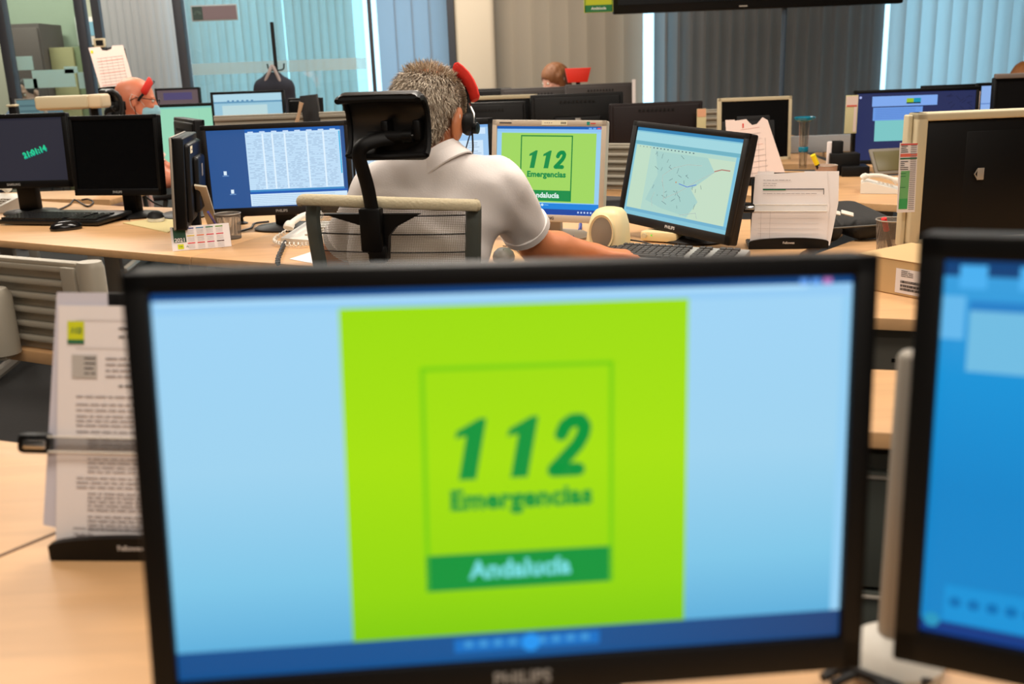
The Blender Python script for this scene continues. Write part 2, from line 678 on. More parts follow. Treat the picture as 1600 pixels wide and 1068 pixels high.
J0 = w2(297, 401)
J1 = w2(362, 382)
jd = Vector((J1[0] - J0[0], J1[1] - J0[1])).normalized()
JB = (J0[0] + jd.x * 0.95, J0[1] + jd.y * 0.95)
fl = w2(0, 375)
dl = Vector((fl[0] - J0[0], fl[1] - J0[1])).normalized()
FL = (J0[0] + dl.x * 2.1, J0[1] + dl.y * 2.1)
desk('desk', 'beech desk wing on the left with two dark monitors and a black keyboard', [FL, J0, JB, w2(186, 322), w2(110, 317), w2(0, 310), (FL[0] - 0.2, FL[1] + 0.6)],
     [(-1.5, 3.7), (-2.3, 4.5), (-1.15, 3.6)])
e = 0.002
desk('desk', 'beech desk where the grey haired man sits', [(J0[0] + e, J0[1]), w2(440, 412), (-0.42, 2.73), (0.1, 2.63), (0.45, 2.50), (0.72, 2.48), (0.82, 2.74), (0.88, 2.83), (1.07, 3.12), (1.06, 3.3), (0.55, 3.44), (0.1, 3.7), (JB[0] + e, JB[1])],
     [(-0.75, 3.25), (0.75, 3.15), (-0.3, 3.55)])
# raised-edge wing behind, right
cA, cB, cC = w2(900, 294), w2(1165, 305), w2(1350, 317)
desk('desk', 'beech desk wing behind with the white telephone on its corner', [(-0.25, 4.62), cA, cB, cC, (1.62, 3.42), (2.15, 4.25), (1.75, 4.55), (1.25, 4.85), (0.3, 5.25), (-0.2, 5.15)],
     [(0.2, 4.8), (1.5, 3.9), (1.0, 4.5)])
desk('desk', 'beech desk of the back row carrying black monitor backs', [(-2.5, 5.66), (-1.6, 5.62), (-1.6, 5.3), (-0.25, 5.3), (1.0, 5.25), (1.66, 5.0), (1.72, 5.9), (1.0, 6.3), (-2.5, 6.3)],
     [(-1.5, 5.6), (0.0, 5.6), (1.4, 5.5)])
desk('desk', 'beech desk beneath the navy screen on the right', [(1.78, 4.72), (2.3, 4.38), (3.6, 4.4), (3.6, 5.8), (1.80, 5.8)], [(2.2, 4.9), (3.3, 4.8)])
desk('desk', 'far beech desk in front of the wall of blinds', [(-2.9, 6.65), (2.0, 6.65), (2.0, 7.25), (-2.9, 7.25)], [(-2.6, 6.9), (0.0, 6.9), (1.8, 6.9)])
desk('desk', 'beech desk holding the cream framed monitor and the cardboard box', [(0.70, 2.03), (1.25, 1.84), (2.1, 1.75), (2.3, 2.5), (1.05, 2.93), (0.86, 2.72)],
     [(1.5, 2.2), (2.1, 2.3)], tray=((0.705, 2.075), (1.25, 1.88)))
# near desks
desk('desk', 'nearest beech desk, in front of the big bright monitor', [(-1.5, 0.15), (1.4, 0.15), (1.4, 0.76), (0.36, 0.815), (0.28, 0.83), (0.0, 1.02), (-0.5, 1.30), (-0.75, 1.435), (-0.92, 1.5), (-1.15, 1.62), (-1.5, 1.8)],
     [(-1.2, 0.9), (1.1, 0.5)])
nd = desk('desk', 'short beech desk between the big monitor and the steel pole', [(0.30, 1.435), (0.51, 1.365), (1.3, 1.14), (1.42, 1.45), (0.62, 1.66), (0.36, 1.72)], [(1.2, 1.3)])
# foreground slatted screen stands on this one
A = w2(0, 541)
Bp = w2(70, 551)
dd = Vector((Bp[0] - A[0], Bp[1] - A[1])).normalized()
P0 = Vector(A) - dd * 0.9
P1 = Vector(A) + dd * 0.40
nn = Vector((-dd.y, dd.x))
desk('desk', 'narrow beech desk behind the slatted screen at lower left', [tuple(P0), tuple(P1), tuple(P1 + nn * 0.20), tuple(P0 + nn * 0.20)], [(P1.x - 0.1, P1.y + 0.1), (P0.x + 0.2, P0.y + 0.1)])
# thin dark gap between the two near tops
m = MB()
g0, g1 = onz(-60, 893), onz(175, 796)
dv = (g1 - g0)
m.box(((g0.x + g1.x) / 2, (g0.y + g1.y) / 2, 0.7401), (dv.length, 0.006, 0.0012), mat('dark_joint_strip', (92, 64, 44), 0.7), rot=(0, 0, math.degrees(math.atan2(dv.y, dv.x))))
o = m.build('joint_strip')
o.parent = [q for q in bpy.data.objects if q.get('label', '').startswith('nearest beech')][0]
o.location = -o.parent.location

# chest of drawers under the short desk
def drawers(label, x, y, yaw, w=0.42, d=0.5, h=0.68, cols=DGR, n=3):
    t = thing('drawer_pedestal', label, 'drawers', (x, y, 0), yaw, 'grey drawer pedestals')
    m = MB()
    m.box((0, 0, h / 2 + 0.01), (w, d, h - 0.02), cols, 0.004)
    m.build('body', t)
    fh = (h - 0.06) / n
    for k in range(n):
        q = MB()
        z = 0.04 + fh * (k + 0.5)
        q.box((0, -d / 2 - 0.008, z), (w - 0.01, 0.016, fh - 0.008), cols, 0.003)
        dr = q.build('drawer', t)
        q = MB()
        q.box((0, -d / 2 - 0.018, z + fh / 2 - 0.012), (w - 0.02, 0.008, 0.006), SIL, 0.002)
        q.build('handle', dr)
    return t


drawers('grey green drawer pedestal under the short desk by the steel pole', 0.73, 1.56, -15, w=0.62, d=0.36, cols=GRN)
drawers('grey drawer pedestal under the right end of the man\'s desk', 0.80, 3.04, 12, w=0.34, d=0.3, cols=DGR)


# ------------------------------------------------------------------ slatted screens
def slat_screen(label, a, b, z0, z1, n, post=0.05, capside='both'):
    a, b = Vector(a), Vector(b)
    d = b - a
    t = thing('slatted_screen', label, 'desk screen', (*((a + b) / 2), z0), math.degrees(math.atan2(d.y, d.x)), 'slatted desk screens')
    w = d.length
    m = MB()
    hh = (z1 - z0) / n
    prof = [(0, 0), (0.004, 0), (0.004, hh * 0.82), (-0.010, hh * 0.95), (-0.010, hh * 0.72), (-0.004, hh * 0.62)]
    for k in range(n):
        # lipped horizontal rail: thin web with a projecting hook
        z = hh * k
        m.box((0, 0.004, z + hh / 2), (w, 0.006, hh), SLAT)
        m.box((0, -0.006, z + hh * 0.78), (w, 0.016, hh * 0.40), SLAT, 0.004)
    m.box((0, 0, n * hh + 0.004), (w, 0.022, 0.010), SLAT, 0.003)
    m.build('slats', t)
    if capside:
        q = MB()
        q.box((w / 2 - 0.02, -0.012, (z1 - z0) / 2), (0.04, 0.012, (z1 - z0)), SLAT, 0.003)
        q.build('end_plate', t)
        q = MB()
        h = z1 - z0 + 0.012
        q.lathe([(0.0, 0), (post, 0), (post, h - 0.012), (post * 0.85, h), (0, h + 0.002)], SLAT, (w / 2 + post * 0.8, 0, 0), 20, sx=0.8, sy=0.7)
        q.build('post', t)
        if capside == 'both':
            q = MB()
            q.lathe([(0.0, 0), (post, 0), (post, h - 0.012), (post * 0.85, h), (0, h + 0.002)], SLAT, (-w / 2 - post * 0.8, 0, 0), 20, sx=0.8, sy=0.7)
            q.build('post', t)
    return t


yS = A[1]
zt = at(0, 407, A[1] + 0.0).z
E1 = Vector(A) + dd * 0.262
slat_screen('grey beige slatted screen at lower left, on the narrow desk', tuple(P0 + nn * 0.02), tuple(E1 + nn * 0.02), 0.741, zt, 6, 0.036, 'right')
q = MB()
pp = at(8, 552, A[1] - 0.06)
q.lathe([(0, 0), (0.045, 0), (0.045, 0.125), (0.036, 0.137), (0, 0.139)], SLAT, (pp.x - 0.015, A[1] - 0.055, 0.74), 20, sx=1.0, sy=0.8)
q.box((pp.x - 0.015, A[1] - 0.03, 0.735), (0.05, 0.09, 0.012), SLAT, 0.002)
tag(q.build('screen_post'), 'rounded beige post clamped before the slatted screen at the left edge', 'post')
slat_screen('slatted screen between the framed green screen and the map monitor', (cA[0] - 0.12, cA[1] + 0.05), (cA[0] + 0.42, cA[1] - 0.22), 0.741, at(965, 226, 4.35).z, 6, 0.03, None)
slat_screen('slatted screen right of the black monitor backs, behind the cream framed one', (0.75, 5.80), (1.50, 5.75), 0.741, at(1110, 173, 5.78).z, 7, 0.03, None)
slat_screen('slatted screen left of the black headrest in the back row', (-1.55, 5.42), (-0.72, 5.40), 0.741, at(520, 177, 5.4).z, 7, 0.03, 'right')
slat_screen('slatted screen seen just right of the red headset pad', (-0.3, 6.25), (0.35, 6.25), 0.741, at(825, 160, 6.25).z, 8, 0.03, None)


# ------------------------------------------------------------------ monitors
def scr_rect(m, x0, y0, x1, y1, w, h, lay, material, L):
    """screen fractions, origin top-left"""
    X0, X1 = (x0 - 0.5) * w, (x1 - 0.5) * w
    Z0, Z1 = (0.5 - y1) * h, (0.5 - y0) * h
    yy = -0.0012 - 0.00012 * lay
    o = len(m.v)
    m.raw([(X0, yy, Z0), (X1, yy, Z0), (X1, yy, Z1), (X0, yy, Z1)], [(0, 1, 2, 3)], material, False, L)
    for i, (a, b) in enumerate(((x0, y1), (x1, y1), (x1, y0), (x0, y0))):
        m.scr[o + i] = (a, b, 0)


def stroke(m, pts, wd, w, h, lay, material, L, rnd=True):
    P = [Vector(((x - 0.5) * w, (0.5 - y) * h)) for x, y in pts]
    yy = -0.0012 - 0.00012 * lay
    for a, b in zip(P[:-1], P[1:]):
        d = (b - a)
        if d.length < 1e-6:
            continue
        n = Vector((-d.y, d.x)).normalized() * wd * h / 2
        m.raw([(p.x, yy, p.y) for p in (a - n, b - n, b + n, a + n)], [(0, 1, 2, 3)], material, False, L)
    if rnd:
        for a in P:
            m.raw([(a.x + wd * h / 2 * math.cos(t), yy, a.y + wd * h / 2 * math.sin(t)) for t in np.linspace(0, 2 * PI, 13)[:-1]], [list(range(12))], material, False, L)


def emblem(m, x0, y0, x1, y1, w, h, L, green, frame, white, lay=4):
    """the square frame with three digits, a word and a name band"""
    bw = x1 - x0
    bh = y1 - y0
    t = 0.010 * bw * w / 0.13
    tx, ty = 0.022 * bw, 0.022 * bw * w / h
    scr_rect(m, x0, y0, x1, y0 + ty, w, h, lay, frame, L)
    scr_rect(m, x0, y0, x0 + tx, y1, w, h, lay, frame, L)
    scr_rect(m, x1 - tx, y0, x1, y1, w, h, lay, frame, L)
    scr_rect(m, x0, y1 - 0.165 * bh, x1, y1, w, h, lay, green, L)

    def P(q):
        # q in logo units (0..1, y up) -> screen fractions
        return (x0 + q[0] * bw, y1 - q[1] * bh)
    dh = 0.27
    zb = 0.50
    for k, ox in enumerate((0.13, 0.40)):
        pts = [(.24, 0), (.64, 0), (.64, 1), (.48, 1), (0, .80), (0, .68), (.24, .72)]
        pp = []
        for a, b in pts:
            pp.append(P((ox + a * 0.225 + b * 0.06, zb + b * dh)))
        yy = -0.0012 - 0.00012 * lay
        m.raw([((a - .5) * w, yy, (.5 - b) * h) for a, b in pp], [list(range(7))], green, False, L)
    pts = [(.10, .68), (.16, .82), (.32, .90), (.52, .90), (.64, .80), (.64, .66), (.54, .50), (.36, .34), (.06, .09), (.66, .09)]
    stroke(m, [P((0.665 + a * 0.215 + b * 0.055, zb + b * dh)) for a, b in pts], 0.060 * bh, w, h, lay, green, L)
    LT = L @ Matrix.Translation(((x0 + bw * 0.51 - 0.5) * w, -0.0012 - 0.00012 * lay, (0.5 - (y1 - 0.405 * bh)) * h)) @ Matrix.Rotation(PI / 2, 4, 'X')
    m.text('Emergencias', 0.144 * bw * w, green, LT, bold=0.0062 * bw * w, spacing=1.04)
    LT = L @ Matrix.Translation(((x0 + bw * 0.5 - 0.5) * w, -0.0014 - 0.00012 * lay, (0.5 - (y1 - 0.085 * bh)) * h)) @ Matrix.Rotation(PI / 2, 4, 'X')
    m.text('Andaluc\u00eda', 0.133 * bw * w, white, LT, bold=0.0045 * bw * w, spacing=1.03)


def monitor(label, pose, w, h, content=None, bez=(0.017, 0.017, 0.024), body=BLK, scr=OFF, zb=0.74, brand=None, base='round', back=False,
            neck=(0.05, 0.03), depth=0.05, backmat=None, group='flat monitors', outer=False, brandmat=None, name='monitor', nostand=False, basedy=0.06, bsz=1.0):
    """pose = screen centre x,y,z, yaw, lean, in-plane turn; bez = sides, top, bottom"""
    x, y, z, yaw, tilt, roll = pose
    if outer:
        w, h = w - 2 * bez[0], h - bez[1] - bez[2]
    if back:
        yaw += 180
    root = thing(name, label, 'monitor', (x, y, zb), yaw, group)
    T = Matrix.Translation((0, 0, z - zb)) @ Matrix.Rotation(-R(tilt) * (1 if not back else -1), 4, 'X') @ Matrix.Rotation(-R(roll), 4, 'Y')
    bs, bt, bb = bez
    W, Hh = w + 2 * bs, h + bt + bb
    zc = (bt - bb) / 2
    m = MB(T)
    m.box((0, 0.006 + depth * 0.22, zc), (W, 0.012 + depth * 0.44, Hh), body, 0.006, seg=3)
    # bezel bars standing proud of the glass
    for c, d in (((-w / 2 - bs / 2, -0.002, zc), (bs, 0.010, Hh)), ((w / 2 + bs / 2, -0.002, zc), (bs, 0.010, Hh)),
                 ((0, -0.002, h / 2 + bt / 2), (W, 0.010, bt)), ((0, -0.002, -h / 2 - bb / 2), (W, 0.010, bb))):
        m.box(c, d, body, 0.0025)
    bk = backmat or body
    # stepped back shell
    m.box((0, 0.012 + depth * (0.5 if not back else 0.28), zc + 0.0), (W * (0.88 if not back else 0.95), depth * 0.5, Hh * (0.86 if not back else 0.94)), bk, 0.012, seg=3)
    m.box((0, 0.010 + depth * (0.9 if not back else 0.5), zc - 0.03 * back - 0.01), (W * 0.52, depth * 0.5, Hh * (0.62 if not back else 0.5)), bk, 0.012, seg=3)
    for k in range(9):
        m.box((-W * 0.18 + k * W * 0.045, 0.010 + depth * 0.76, zc + Hh * 0.37), (W * 0.02, 0.002, 0.012), BLKM)
    m.build('housing', root)
    s = MB(T)
    s.box((0, 0.001, 0), (w + 0.002, 0.004, h + 0.002), scr if scr else OFF)
    if content:
        content(s, w, h, Matrix.Identity(4))
    s.build('screen', root)
    if brand:
        bm_ = MB(T)
        LT = Matrix.Translation((0, -0.0075, -h / 2 - bb / 2)) @ Matrix.Rotation(PI / 2, 4, 'X')
        bm_.text(brand, min(0.013, bb * 0.55), brandmat or mat('badge_grey', (150, 148, 144), 0.4), LT, bold=0.0003)
        bm_.build('badge', root)
    if back:
        bm_ = MB(T)
        bm_.box((0, 0.0105 + depth * 0.75, zc + 0.015), (0.028, 0.001, 0.03), mat('badge_grey', (150, 148, 144), 0.4), 0.0004)
        bm_.tube([(-0.014, 0.0115 + depth * 0.75, zc + 0.028), (-0.018, 0.0115 + depth * 0.75, zc + 0.015), (-0.012, 0.0115 + depth * 0.75, zc + 0.004)], 0.0012, SIL, 6)
        bm_.build('badge', root)
    if not nostand:
        n = MB()
        top = z - zb - Hh * 0.25
        by = basedy
        n.box((0, by, top / 2 + 0.006), (neck[0], neck[1], top), bk, 0.006)
        n.box((0, by - 0.5 * (by - 0.03), top), (neck[0] * 1.3, abs(by) + 0.02, 0.06), bk, 0.006)
        n.build('stand_neck', root)
        b = MB()
        if base == 'round':
            b.lathe([(0, 0), (0.115, 0), (0.118, 0.006), (0.105, 0.014), (0.03, 0.022), (0, 0.022)], bk, (0, by, 0), 36, sx=1.0 * bsz, sy=0.82 * bsz)
        else:
            b.box((0, by - 0.01, 0.009), (0.23, 0.17, 0.018), bk, 0.007, seg=3)
        b.build('stand_base', root)
    return root


def T2(m, L, w, h, x, y, size, txt, material, align='LEFT', lay=5, **k):
    LT = L @ Matrix.Translation(((x - .5) * w, -0.0012 - 0.00012 * lay, (.5 - y) * h)) @ Matrix.Rotation(PI / 2, 4, 'X')
    m.text(txt, size * h, material, LT, align=align, **k)


# --- big near monitor
def c_front(m, w, h, L):
    bg = emi_grad('desktop_glow', [(0.0, (160, 212, 246)), (0.45, (158, 211, 240)), (0.75, (126, 198, 232)), (1.0, (72, 164, 214))])  # ramp paints the panel's viewing-angle falloff into its emission colour
    scr_rect(m, 0, 0, 1, 1, w, h, 0, bg, L)
    scr_rect(m, 0, 0, 1, 0.018, w, h, 1, emi((14, 70, 132)), L)
    scr_rect(m, 0, 0.018, 1, 0.05, w, h, 1, emi((150, 205, 245)), L)
    scr_rect(m, 0.005, 0.021, 0.93, 0.030, w, h, 2, emi((176, 222, 250)), L)
    for i, c in enumerate(((190, 120, 190), (90, 150, 230), (90, 150, 230))):
        scr_rect(m, 0.955 - i * 0.018, 0.004, 0.968 - i * 0.018, 0.020, w, h, 2, emi(c), L)
    scr_rect(m, 0.985, 0.05, 1, 0.93, w, h, 1, emi((150, 208, 244)), L)
    lime = emi_grad('lime_glow', [(0.0, (156, 220, 0)), (0.45, (166, 224, 0)), (0.8, (146, 214, 0)), (1.0, (116, 196, 0))])
    scr_rect(m, 0.251, 0.047, 0.752, 0.925, w, h, 2, lime, L)
    emblem(m, 0.361, 0.202, 0.641, 0.80, w, h, L, emi((0, 148, 58)), emi((118, 206, 8)), emi((120, 222, 226)))
    bar = emi_grad('taskbar_glow', [(0.0, (8, 78, 140)), (0.5, (10, 84, 148)), (1.0, (28, 66, 118))], axis='X')
    scr_rect(m, 0, 0.925, 1, 1, w, h, 3, bar, L)
    scr_rect(m, 0.40, 0.938, 0.62, 0.975, w, h, 4, emi((10, 112, 196)), L)
    for i in range(9):
        scr_rect(m, 0.415 + i * 0.022, 0.944, 0.428 + i * 0.022, 0.962, w, h, 5, emi((60, 150, 215)), L)
    stroke(m, [(0.515, 0.958), (0.5151, 0.958)], 0.05, w, h, 6, emi((40, 150, 240)), L)


FM = [0.001, 0.636, 1.004, 6.454, 6.175, -1.934]
monitor('large black monitor in the foreground showing a lime green emergency emblem', FM, .476, .268, c_front, bez=(0.017, 0.015, 0.026), brand='PHILIPS', zb=0.74, neck=(0.07, 0.03), scr=BLK)


def c_right(m, w, h, L):
    bg = emi_grad('blue_desktop_glow', [(0.0, (60, 160, 222)), (0.3, (14, 146, 214)), (0.6, (4, 132, 200)), (1.0, (6, 132, 200))])
    scr_rect(m, 0, 0, 1, 1, w, h, 0, bg, L)
    scr_rect(m, 0, 0, 1, 0.04, w, h, 1, emi((16, 66, 120)), L)
    for x in (0.02, 0.095):
        scr_rect(m, x, 0.012, x + 0.035 + (x > 0.05) * 0.02, 0.07, w, h, 2, emi((74, 176, 240)), L)
    scr_rect(m, 0.0, 0.09, 0.03, 0.2, w, h, 2, emi((100, 184, 236)), L)
    scr_rect(m, 0.035, 0.1, 0.5, 0.135, w, h, 2, emi((34, 128, 200)), L)
    scr_rect(m, 0.036, 0.125, 0.6, 0.28, w, h, 3, emi((112, 188, 226)), L)
    scr_rect(m, 0.03, 0.86, 0.8, 0.96, w, h, 2, emi((12, 146, 214)), L)
    for i in range(8):
        stroke(m, [(0.045 + i * 0.025, 0.905), (0.0455 + i * 0.025, 0.905)], 0.03, w, h, 3, emi((4, 112, 180)), L)
    scr_rect(m, 0.0, 0.965, 1, 1, w, h, 2, emi((8, 56, 130)), L)
    stroke(m, [(0.015, 0.965), (0.0151, 0.965)], 0.04, w, h, 4, emi((40, 150, 190)), L)


monitor('black monitor at the right edge of the foreground with a plain blue desktop', [0.5, 0.526, 1.015, -28.5, 4.35, 1.13], .476, .268, c_right, bez=(0.017, 0.017, 0.026), zb=0.74, scr=BLK)


# --- the man's monitors
def c_sheet(m, w, h, L):
    scr_rect(m, 0, 0, 1, 1, w, h, 0, emi((42, 84, 144)), L)
    scr_rect(m, 0.28, 0.01, 0.97, 0.79, w, h, 1, emi((196, 226, 250)), L)
    scr_rect(m, 0.28, 0.0, 0.97, 0.045, w, h, 2, emi((30, 96, 178)), L)
    for i in range(8):
        scr_rect(m, 0.30 + i * 0.085, 0.03, 0.34 + i * 0.085, 0.05, w, h, 3, emi((200, 224, 250)), L)
    rr = random.Random(3)
    for k in range(30):
        y = 0.075 + k * 0.0232
        scr_rect(m, 0.285, y, 0.955, y + 0.004, w, h, 3, emi((164, 198, 230)), L)
        x = 0.29
        while x < 0.93:
            a = rr.uniform(0.01, 0.05)
            if rr.random() < 0.6:
                scr_rect(m, x, y + 0.008, min(x + a, 0.94), y + 0.017, w, h, 3, emi((168, 196, 224)), L)
            x += a + 0.015
    for x in (0.4, 0.47, 0.56, 0.72, 0.84):
        scr_rect(m, x, 0.06, x + 0.012, 0.77, w, h, 4, emi((224, 242, 255)), L)
    scr_rect(m, 0.957, 0.06, 0.967, 0.6, w, h, 4, emi((60, 180, 230)), L)
    scr_rect(m, 0.28, 0.775, 0.975, 0.80, w, h, 4, emi((60, 140, 200)), L)
    scr_rect(m, 0.28, 0.80, 0.99, 0.83, w, h, 4, emi((24, 92, 180)), L)
    scr_rect(m, 0.28, 0.83, 0.99, 0.985, w, h, 4, emi((206, 232, 252)), L)
    for k in range(6):
        scr_rect(m, 0.29, 0.85 + k * 0.023, 0.9, 0.855 + k * 0.023, w, h, 5, emi((150, 184, 214)), L)
    for (x, y) in ((0.10, 0.52), (0.14, 0.76)):
        scr_rect(m, x, y, x + 0.022, y + 0.05, w, h, 3, emi((220, 238, 250)), L)
        scr_rect(m, x - 0.01, y + 0.055, x + 0.035, y + 0.066, w, h, 3, emi((110, 150, 200)), L)


monitor('black monitor filled with a spreadsheet, left of the grey haired man', [-0.793, 3.485, 0.963, 1.3, 3, 0.1], .476, .268, c_sheet, bez=(0.018, 0.018, 0.03), brand='PHILIPS', body=BRN, scr=BLK, neck=(0.075, 0.04))


def c_form(m, w, h, L):
    scr_rect(m, 0, 0, 1, 1, w, h, 0, emi((158, 200, 240)), L)
    scr_rect(m, 0, 0, 1, 0.03, w, h, 1, emi((120, 172, 230)), L)
    scr_rect(m, 0.02, 0.04, 0.98, 0.12, w, h, 1, emi((204, 228, 250)), L)
    scr_rect(m, 0.0, 0.2, 0.96, 0.97, w, h, 1, emi((206, 230, 250)), L)
    rr = random.Random(9)
    for k in range(26):
        y = 0.23 + k * 0.027
        for x in (0.1, 0.3, 0.52, 0.72, 0.85):
            if rr.random() < 0.7:
                scr_rect(m, x, y, x + rr.uniform(0.03, 0.1), y + 0.008, w, h, 2, emi((150, 178, 208)), L)
    for a in ((0.66, 0.3, 0.84, 0.305), (0.66, 0.62, 0.84, 0.625), (0.66, 0.3, 0.662, 0.62), (0.838, 0.3, 0.84, 0.62)):
        scr_rect(m, *a, w, h, 3, emi((120, 150, 190)), L)


p = at(660, 258, 3.55)
monitor('black monitor with a pale form, half hidden behind the grey haired man', [p.x, 3.55, p.z, 0, 4, 0], .476, .268, c_form, bez=(0.018, 0.022, 0.03), scr=BLK)


def c_green(m, w, h, L):
    scr_rect(m, 0, 0, 1, 1, w, h, 0, emi((150, 204, 240)), L)
    scr_rect(m, 0, 0, 1, 0.03, w, h, 1, emi((14, 92, 176)), L)
    scr_rect(m, 0, 0.03, 1, 0.06, w, h, 1, emi((140, 196, 244)), L)
    for i in range(3):
        scr_rect(m, 0.96 - i * 0.04, 0.012, 0.99 - i * 0.04, 0.028, w, h, 2, emi((220, 90, 110) if i == 0 else (110, 170, 240)), L)
    scr_rect(m, 0.045, 0.075, 0.955, 0.86, w, h, 1, emi((160, 214, 96)), L)
    emblem(m, 0.235, 0.10, 0.735, 0.845, w, h, L, emi((0, 140, 72)), emi((20, 130, 60)), emi((220, 240, 236)), 3)
    scr_rect(m, 0, 0.87, 1, 0.935, w, h, 2, emi((10, 130, 220)), L)
    scr_rect(m, 0.40, 0.888, 0.52, 0.893, w, h, 3, emi((150, 210, 250)), L)
    stroke(m, [(0.46, 0.89), (0.4601, 0.89)], 0.03, w, h, 4, emi((200, 230, 250)), L)
    scr_rect(m, 0, 0.935, 1, 1, w, h, 2, emi((10, 70, 160)), L)
    scr_rect(m, 0.40, 0.94, 0.46, 0.985, w, h, 3, emi((110, 180, 230)), L)
    for i in range(5):
        scr_rect(m, 0.80 + i * 0.03, 0.955, 0.815 + i * 0.03, 0.975, w, h, 3, emi((190, 210, 240)), L)


m5 = monitor('grey cream monitor showing the small green emergency emblem, in front of the man', [0.130, 3.1, 0.958, -20, 7, -1.2], .338, .27, c_green, bez=(0.016, 0.019, 0.022), body=CRM2, scr=BLK,
             brand='SAMSUNG', brandmat=INKD, neck=(0.05, 0.03))
q = MB(Matrix.Translation((0, 0, 0.958 - 0.74)) @ Matrix.Rotation(-R(7), 4, 'X') @ Matrix.Rotation(R(1.2), 4, 'Y'))
q.box((0.02, -0.0078, 0.1455), (0.082, 0.001, 0.013), mat('cream_sticker', (234, 226, 196), 0.7))
for k in range(5):
    q.box((0.042 + k * 0.0035, -0.0085, 0.1455), (0.002, 0.0006, 0.006), INKD)
for k in range(4):
    q.box((-0.01 + k * 0.007, -0.0085, 0.1455), (0.004, 0.0006, 0.002), INK)
q.build('sticker', m5, 'cream inventory sticker')
q = MB(Matrix.Translation((0, 0, 0.958 - 0.74)) @ Matrix.Rotation(-R(7), 4, 'X') @ Matrix.Rotation(R(1.2), 4, 'Y'))
q.box((0.128, -0.0078, 0.1445), (0.009, 0.001, 0.010), mat('teal_mark', (20, 140, 120), 0.6))
q.build('teal_mark', m5, 'teal printed mark')
q = MB(Matrix.Translation((0, 0, 0.958 - 0.74)) @ Matrix.Rotation(-R(7), 4, 'X') @ Matrix.Rotation(R(1.2), 4, 'Y'))
q.box((0.143, -0.0078, 0.1445), (0.016, 0.0008, 0.003), RINK)
q.build('red_mark', m5, 'red printed mark')
q = MB(Matrix.Translation((0, 0, 0.958 - 0.74)) @ Matrix.Rotation(-R(7), 4, 'X') @ Matrix.Rotation(R(1.2), 4, 'Y'))
q.box((-0.14, -0.0078, 0.145), (0.04, 0.0008, 0.003), INKD)
q.build('wordmark', m5, 'dark printed word')


def c_map(m, w, h, L):
    scr_rect(m, 0, 0, 1, 1, w, h, 0, emi((132, 196, 216)), L)
    scr_rect(m, 0, 0, 1, 0.035, w, h, 1, emi((48, 130, 180)), L)
    scr_rect(m, 0, 0.05, 1, 0.15, w, h, 1, emi((158, 212, 222)), L)
    scr_rect(m, 0, 0.15, 1, 0.19, w, h, 1, emi((108, 176, 194)), L)
    for i in range(16):
        scr_rect(m, 0.05 + i * 0.035, 0.205, 0.063 + i * 0.035, 0.217, w, h, 2, emi((70, 96, 110)), L)
    scr_rect(m, 0.02, 0.195, 0.965, 0.92, w, h, 1, emi((176, 214, 202)), L)
    scr_rect(m, 0.02, 0.195, 0.17, 0.92, w, h, 2, emi((190, 220, 196)), L)
    yy = -0.0012 - 0.00012 * 3
    sea = [(0.72, 0.24), (0.96, 0.24), (0.96, 0.92), (0.62, 0.92), (0.70, 0.72), (0.62, 0.60), (0.80, 0.38)]
    m.raw([((a - .5) * w, yy, (.5 - b) * h) for a, b in sea], [list(range(len(sea)))[::-1]], emi((194, 220, 196)), False, L)
    land = [(0.22, 0.24), (0.72, 0.24), (0.80, 0.38), (0.62, 0.60), (0.70, 0.72), (0.62, 0.90), (0.36, 0.86), (0.20, 0.8), (0.28, 0.5)]
    m.raw([((a - .5) * w, yy, (.5 - b) * h) for a, b in land], [list(range(len(land)))[::-1]], emi((164, 206, 200)), False, L)
    rr = random.Random(12)
    for k in range(34):
        x, y = rr.uniform(0.22, 0.72), rr.uniform(0.24, 0.86)
        a = rr.choice((1.5, 1.3, 0.6, 2.2, 1.8)) + rr.uniform(-0.2, 0.2)
        l = rr.uniform(0.02, 0.06)
        stroke(m, [(x, y), (x + l * math.cos(a), y + l * math.sin(a))], 0.005, w, h, 4, emi((92, 116, 122)), L, False)
    for pts in ([(0.35, 0.62), (0.33, 0.5), (0.42, 0.40), (0.55, 0.34), (0.68, 0.33)], [(0.33, 0.55), (0.37, 0.66), (0.38, 0.78)], [(0.38, 0.75), (0.5, 0.66), (0.66, 0.5), (0.8, 0.38)],
                [(0.28, 0.7), (0.26, 0.78), (0.28, 0.86)], [(0.55, 0.9), (0.7, 0.84), (0.72, 0.9)]):
        stroke(m, pts, 0.008, w, h, 5, emi((206, 226, 214)), L)
        stroke(m, pts, 0.003, w, h, 6, emi((110, 134, 136)), L)
    stroke(m, [(0.80, 0.37), (0.86, 0.34), (0.93, 0.34)], 0.012, w, h, 6, emi((176, 120, 110)), L)
    stroke(m, [(0.5, 0.56), (0.58, 0.58), (0.66, 0.54)], 0.008, w, h, 7, emi((80, 120, 210)), L)
    stroke(m, [(0.47, 0.55), (0.4701, 0.55)], 0.018, w, h, 7, emi((200, 130, 80)), L)
    scr_rect(m, 0.02, 0.92, 1, 0.955, w, h, 3, emi((110, 176, 206)), L)
    scr_rect(m, 0.965, 0.19, 0.985, 0.95, w, h, 3, emi((120, 190, 220)), L)


monitor('black monitor turned sideways showing a pale street map', [0.524, 2.981, 0.933, -53.7, 11.1, -3.1], .433, .271, c_map, bez=(0.020, 0.018, 0.028), brand='PHILIPS', body=BRN, scr=BLK, basedy=0.05,
        brandmat=mat('badge_light', (205, 200, 196), 0.4))

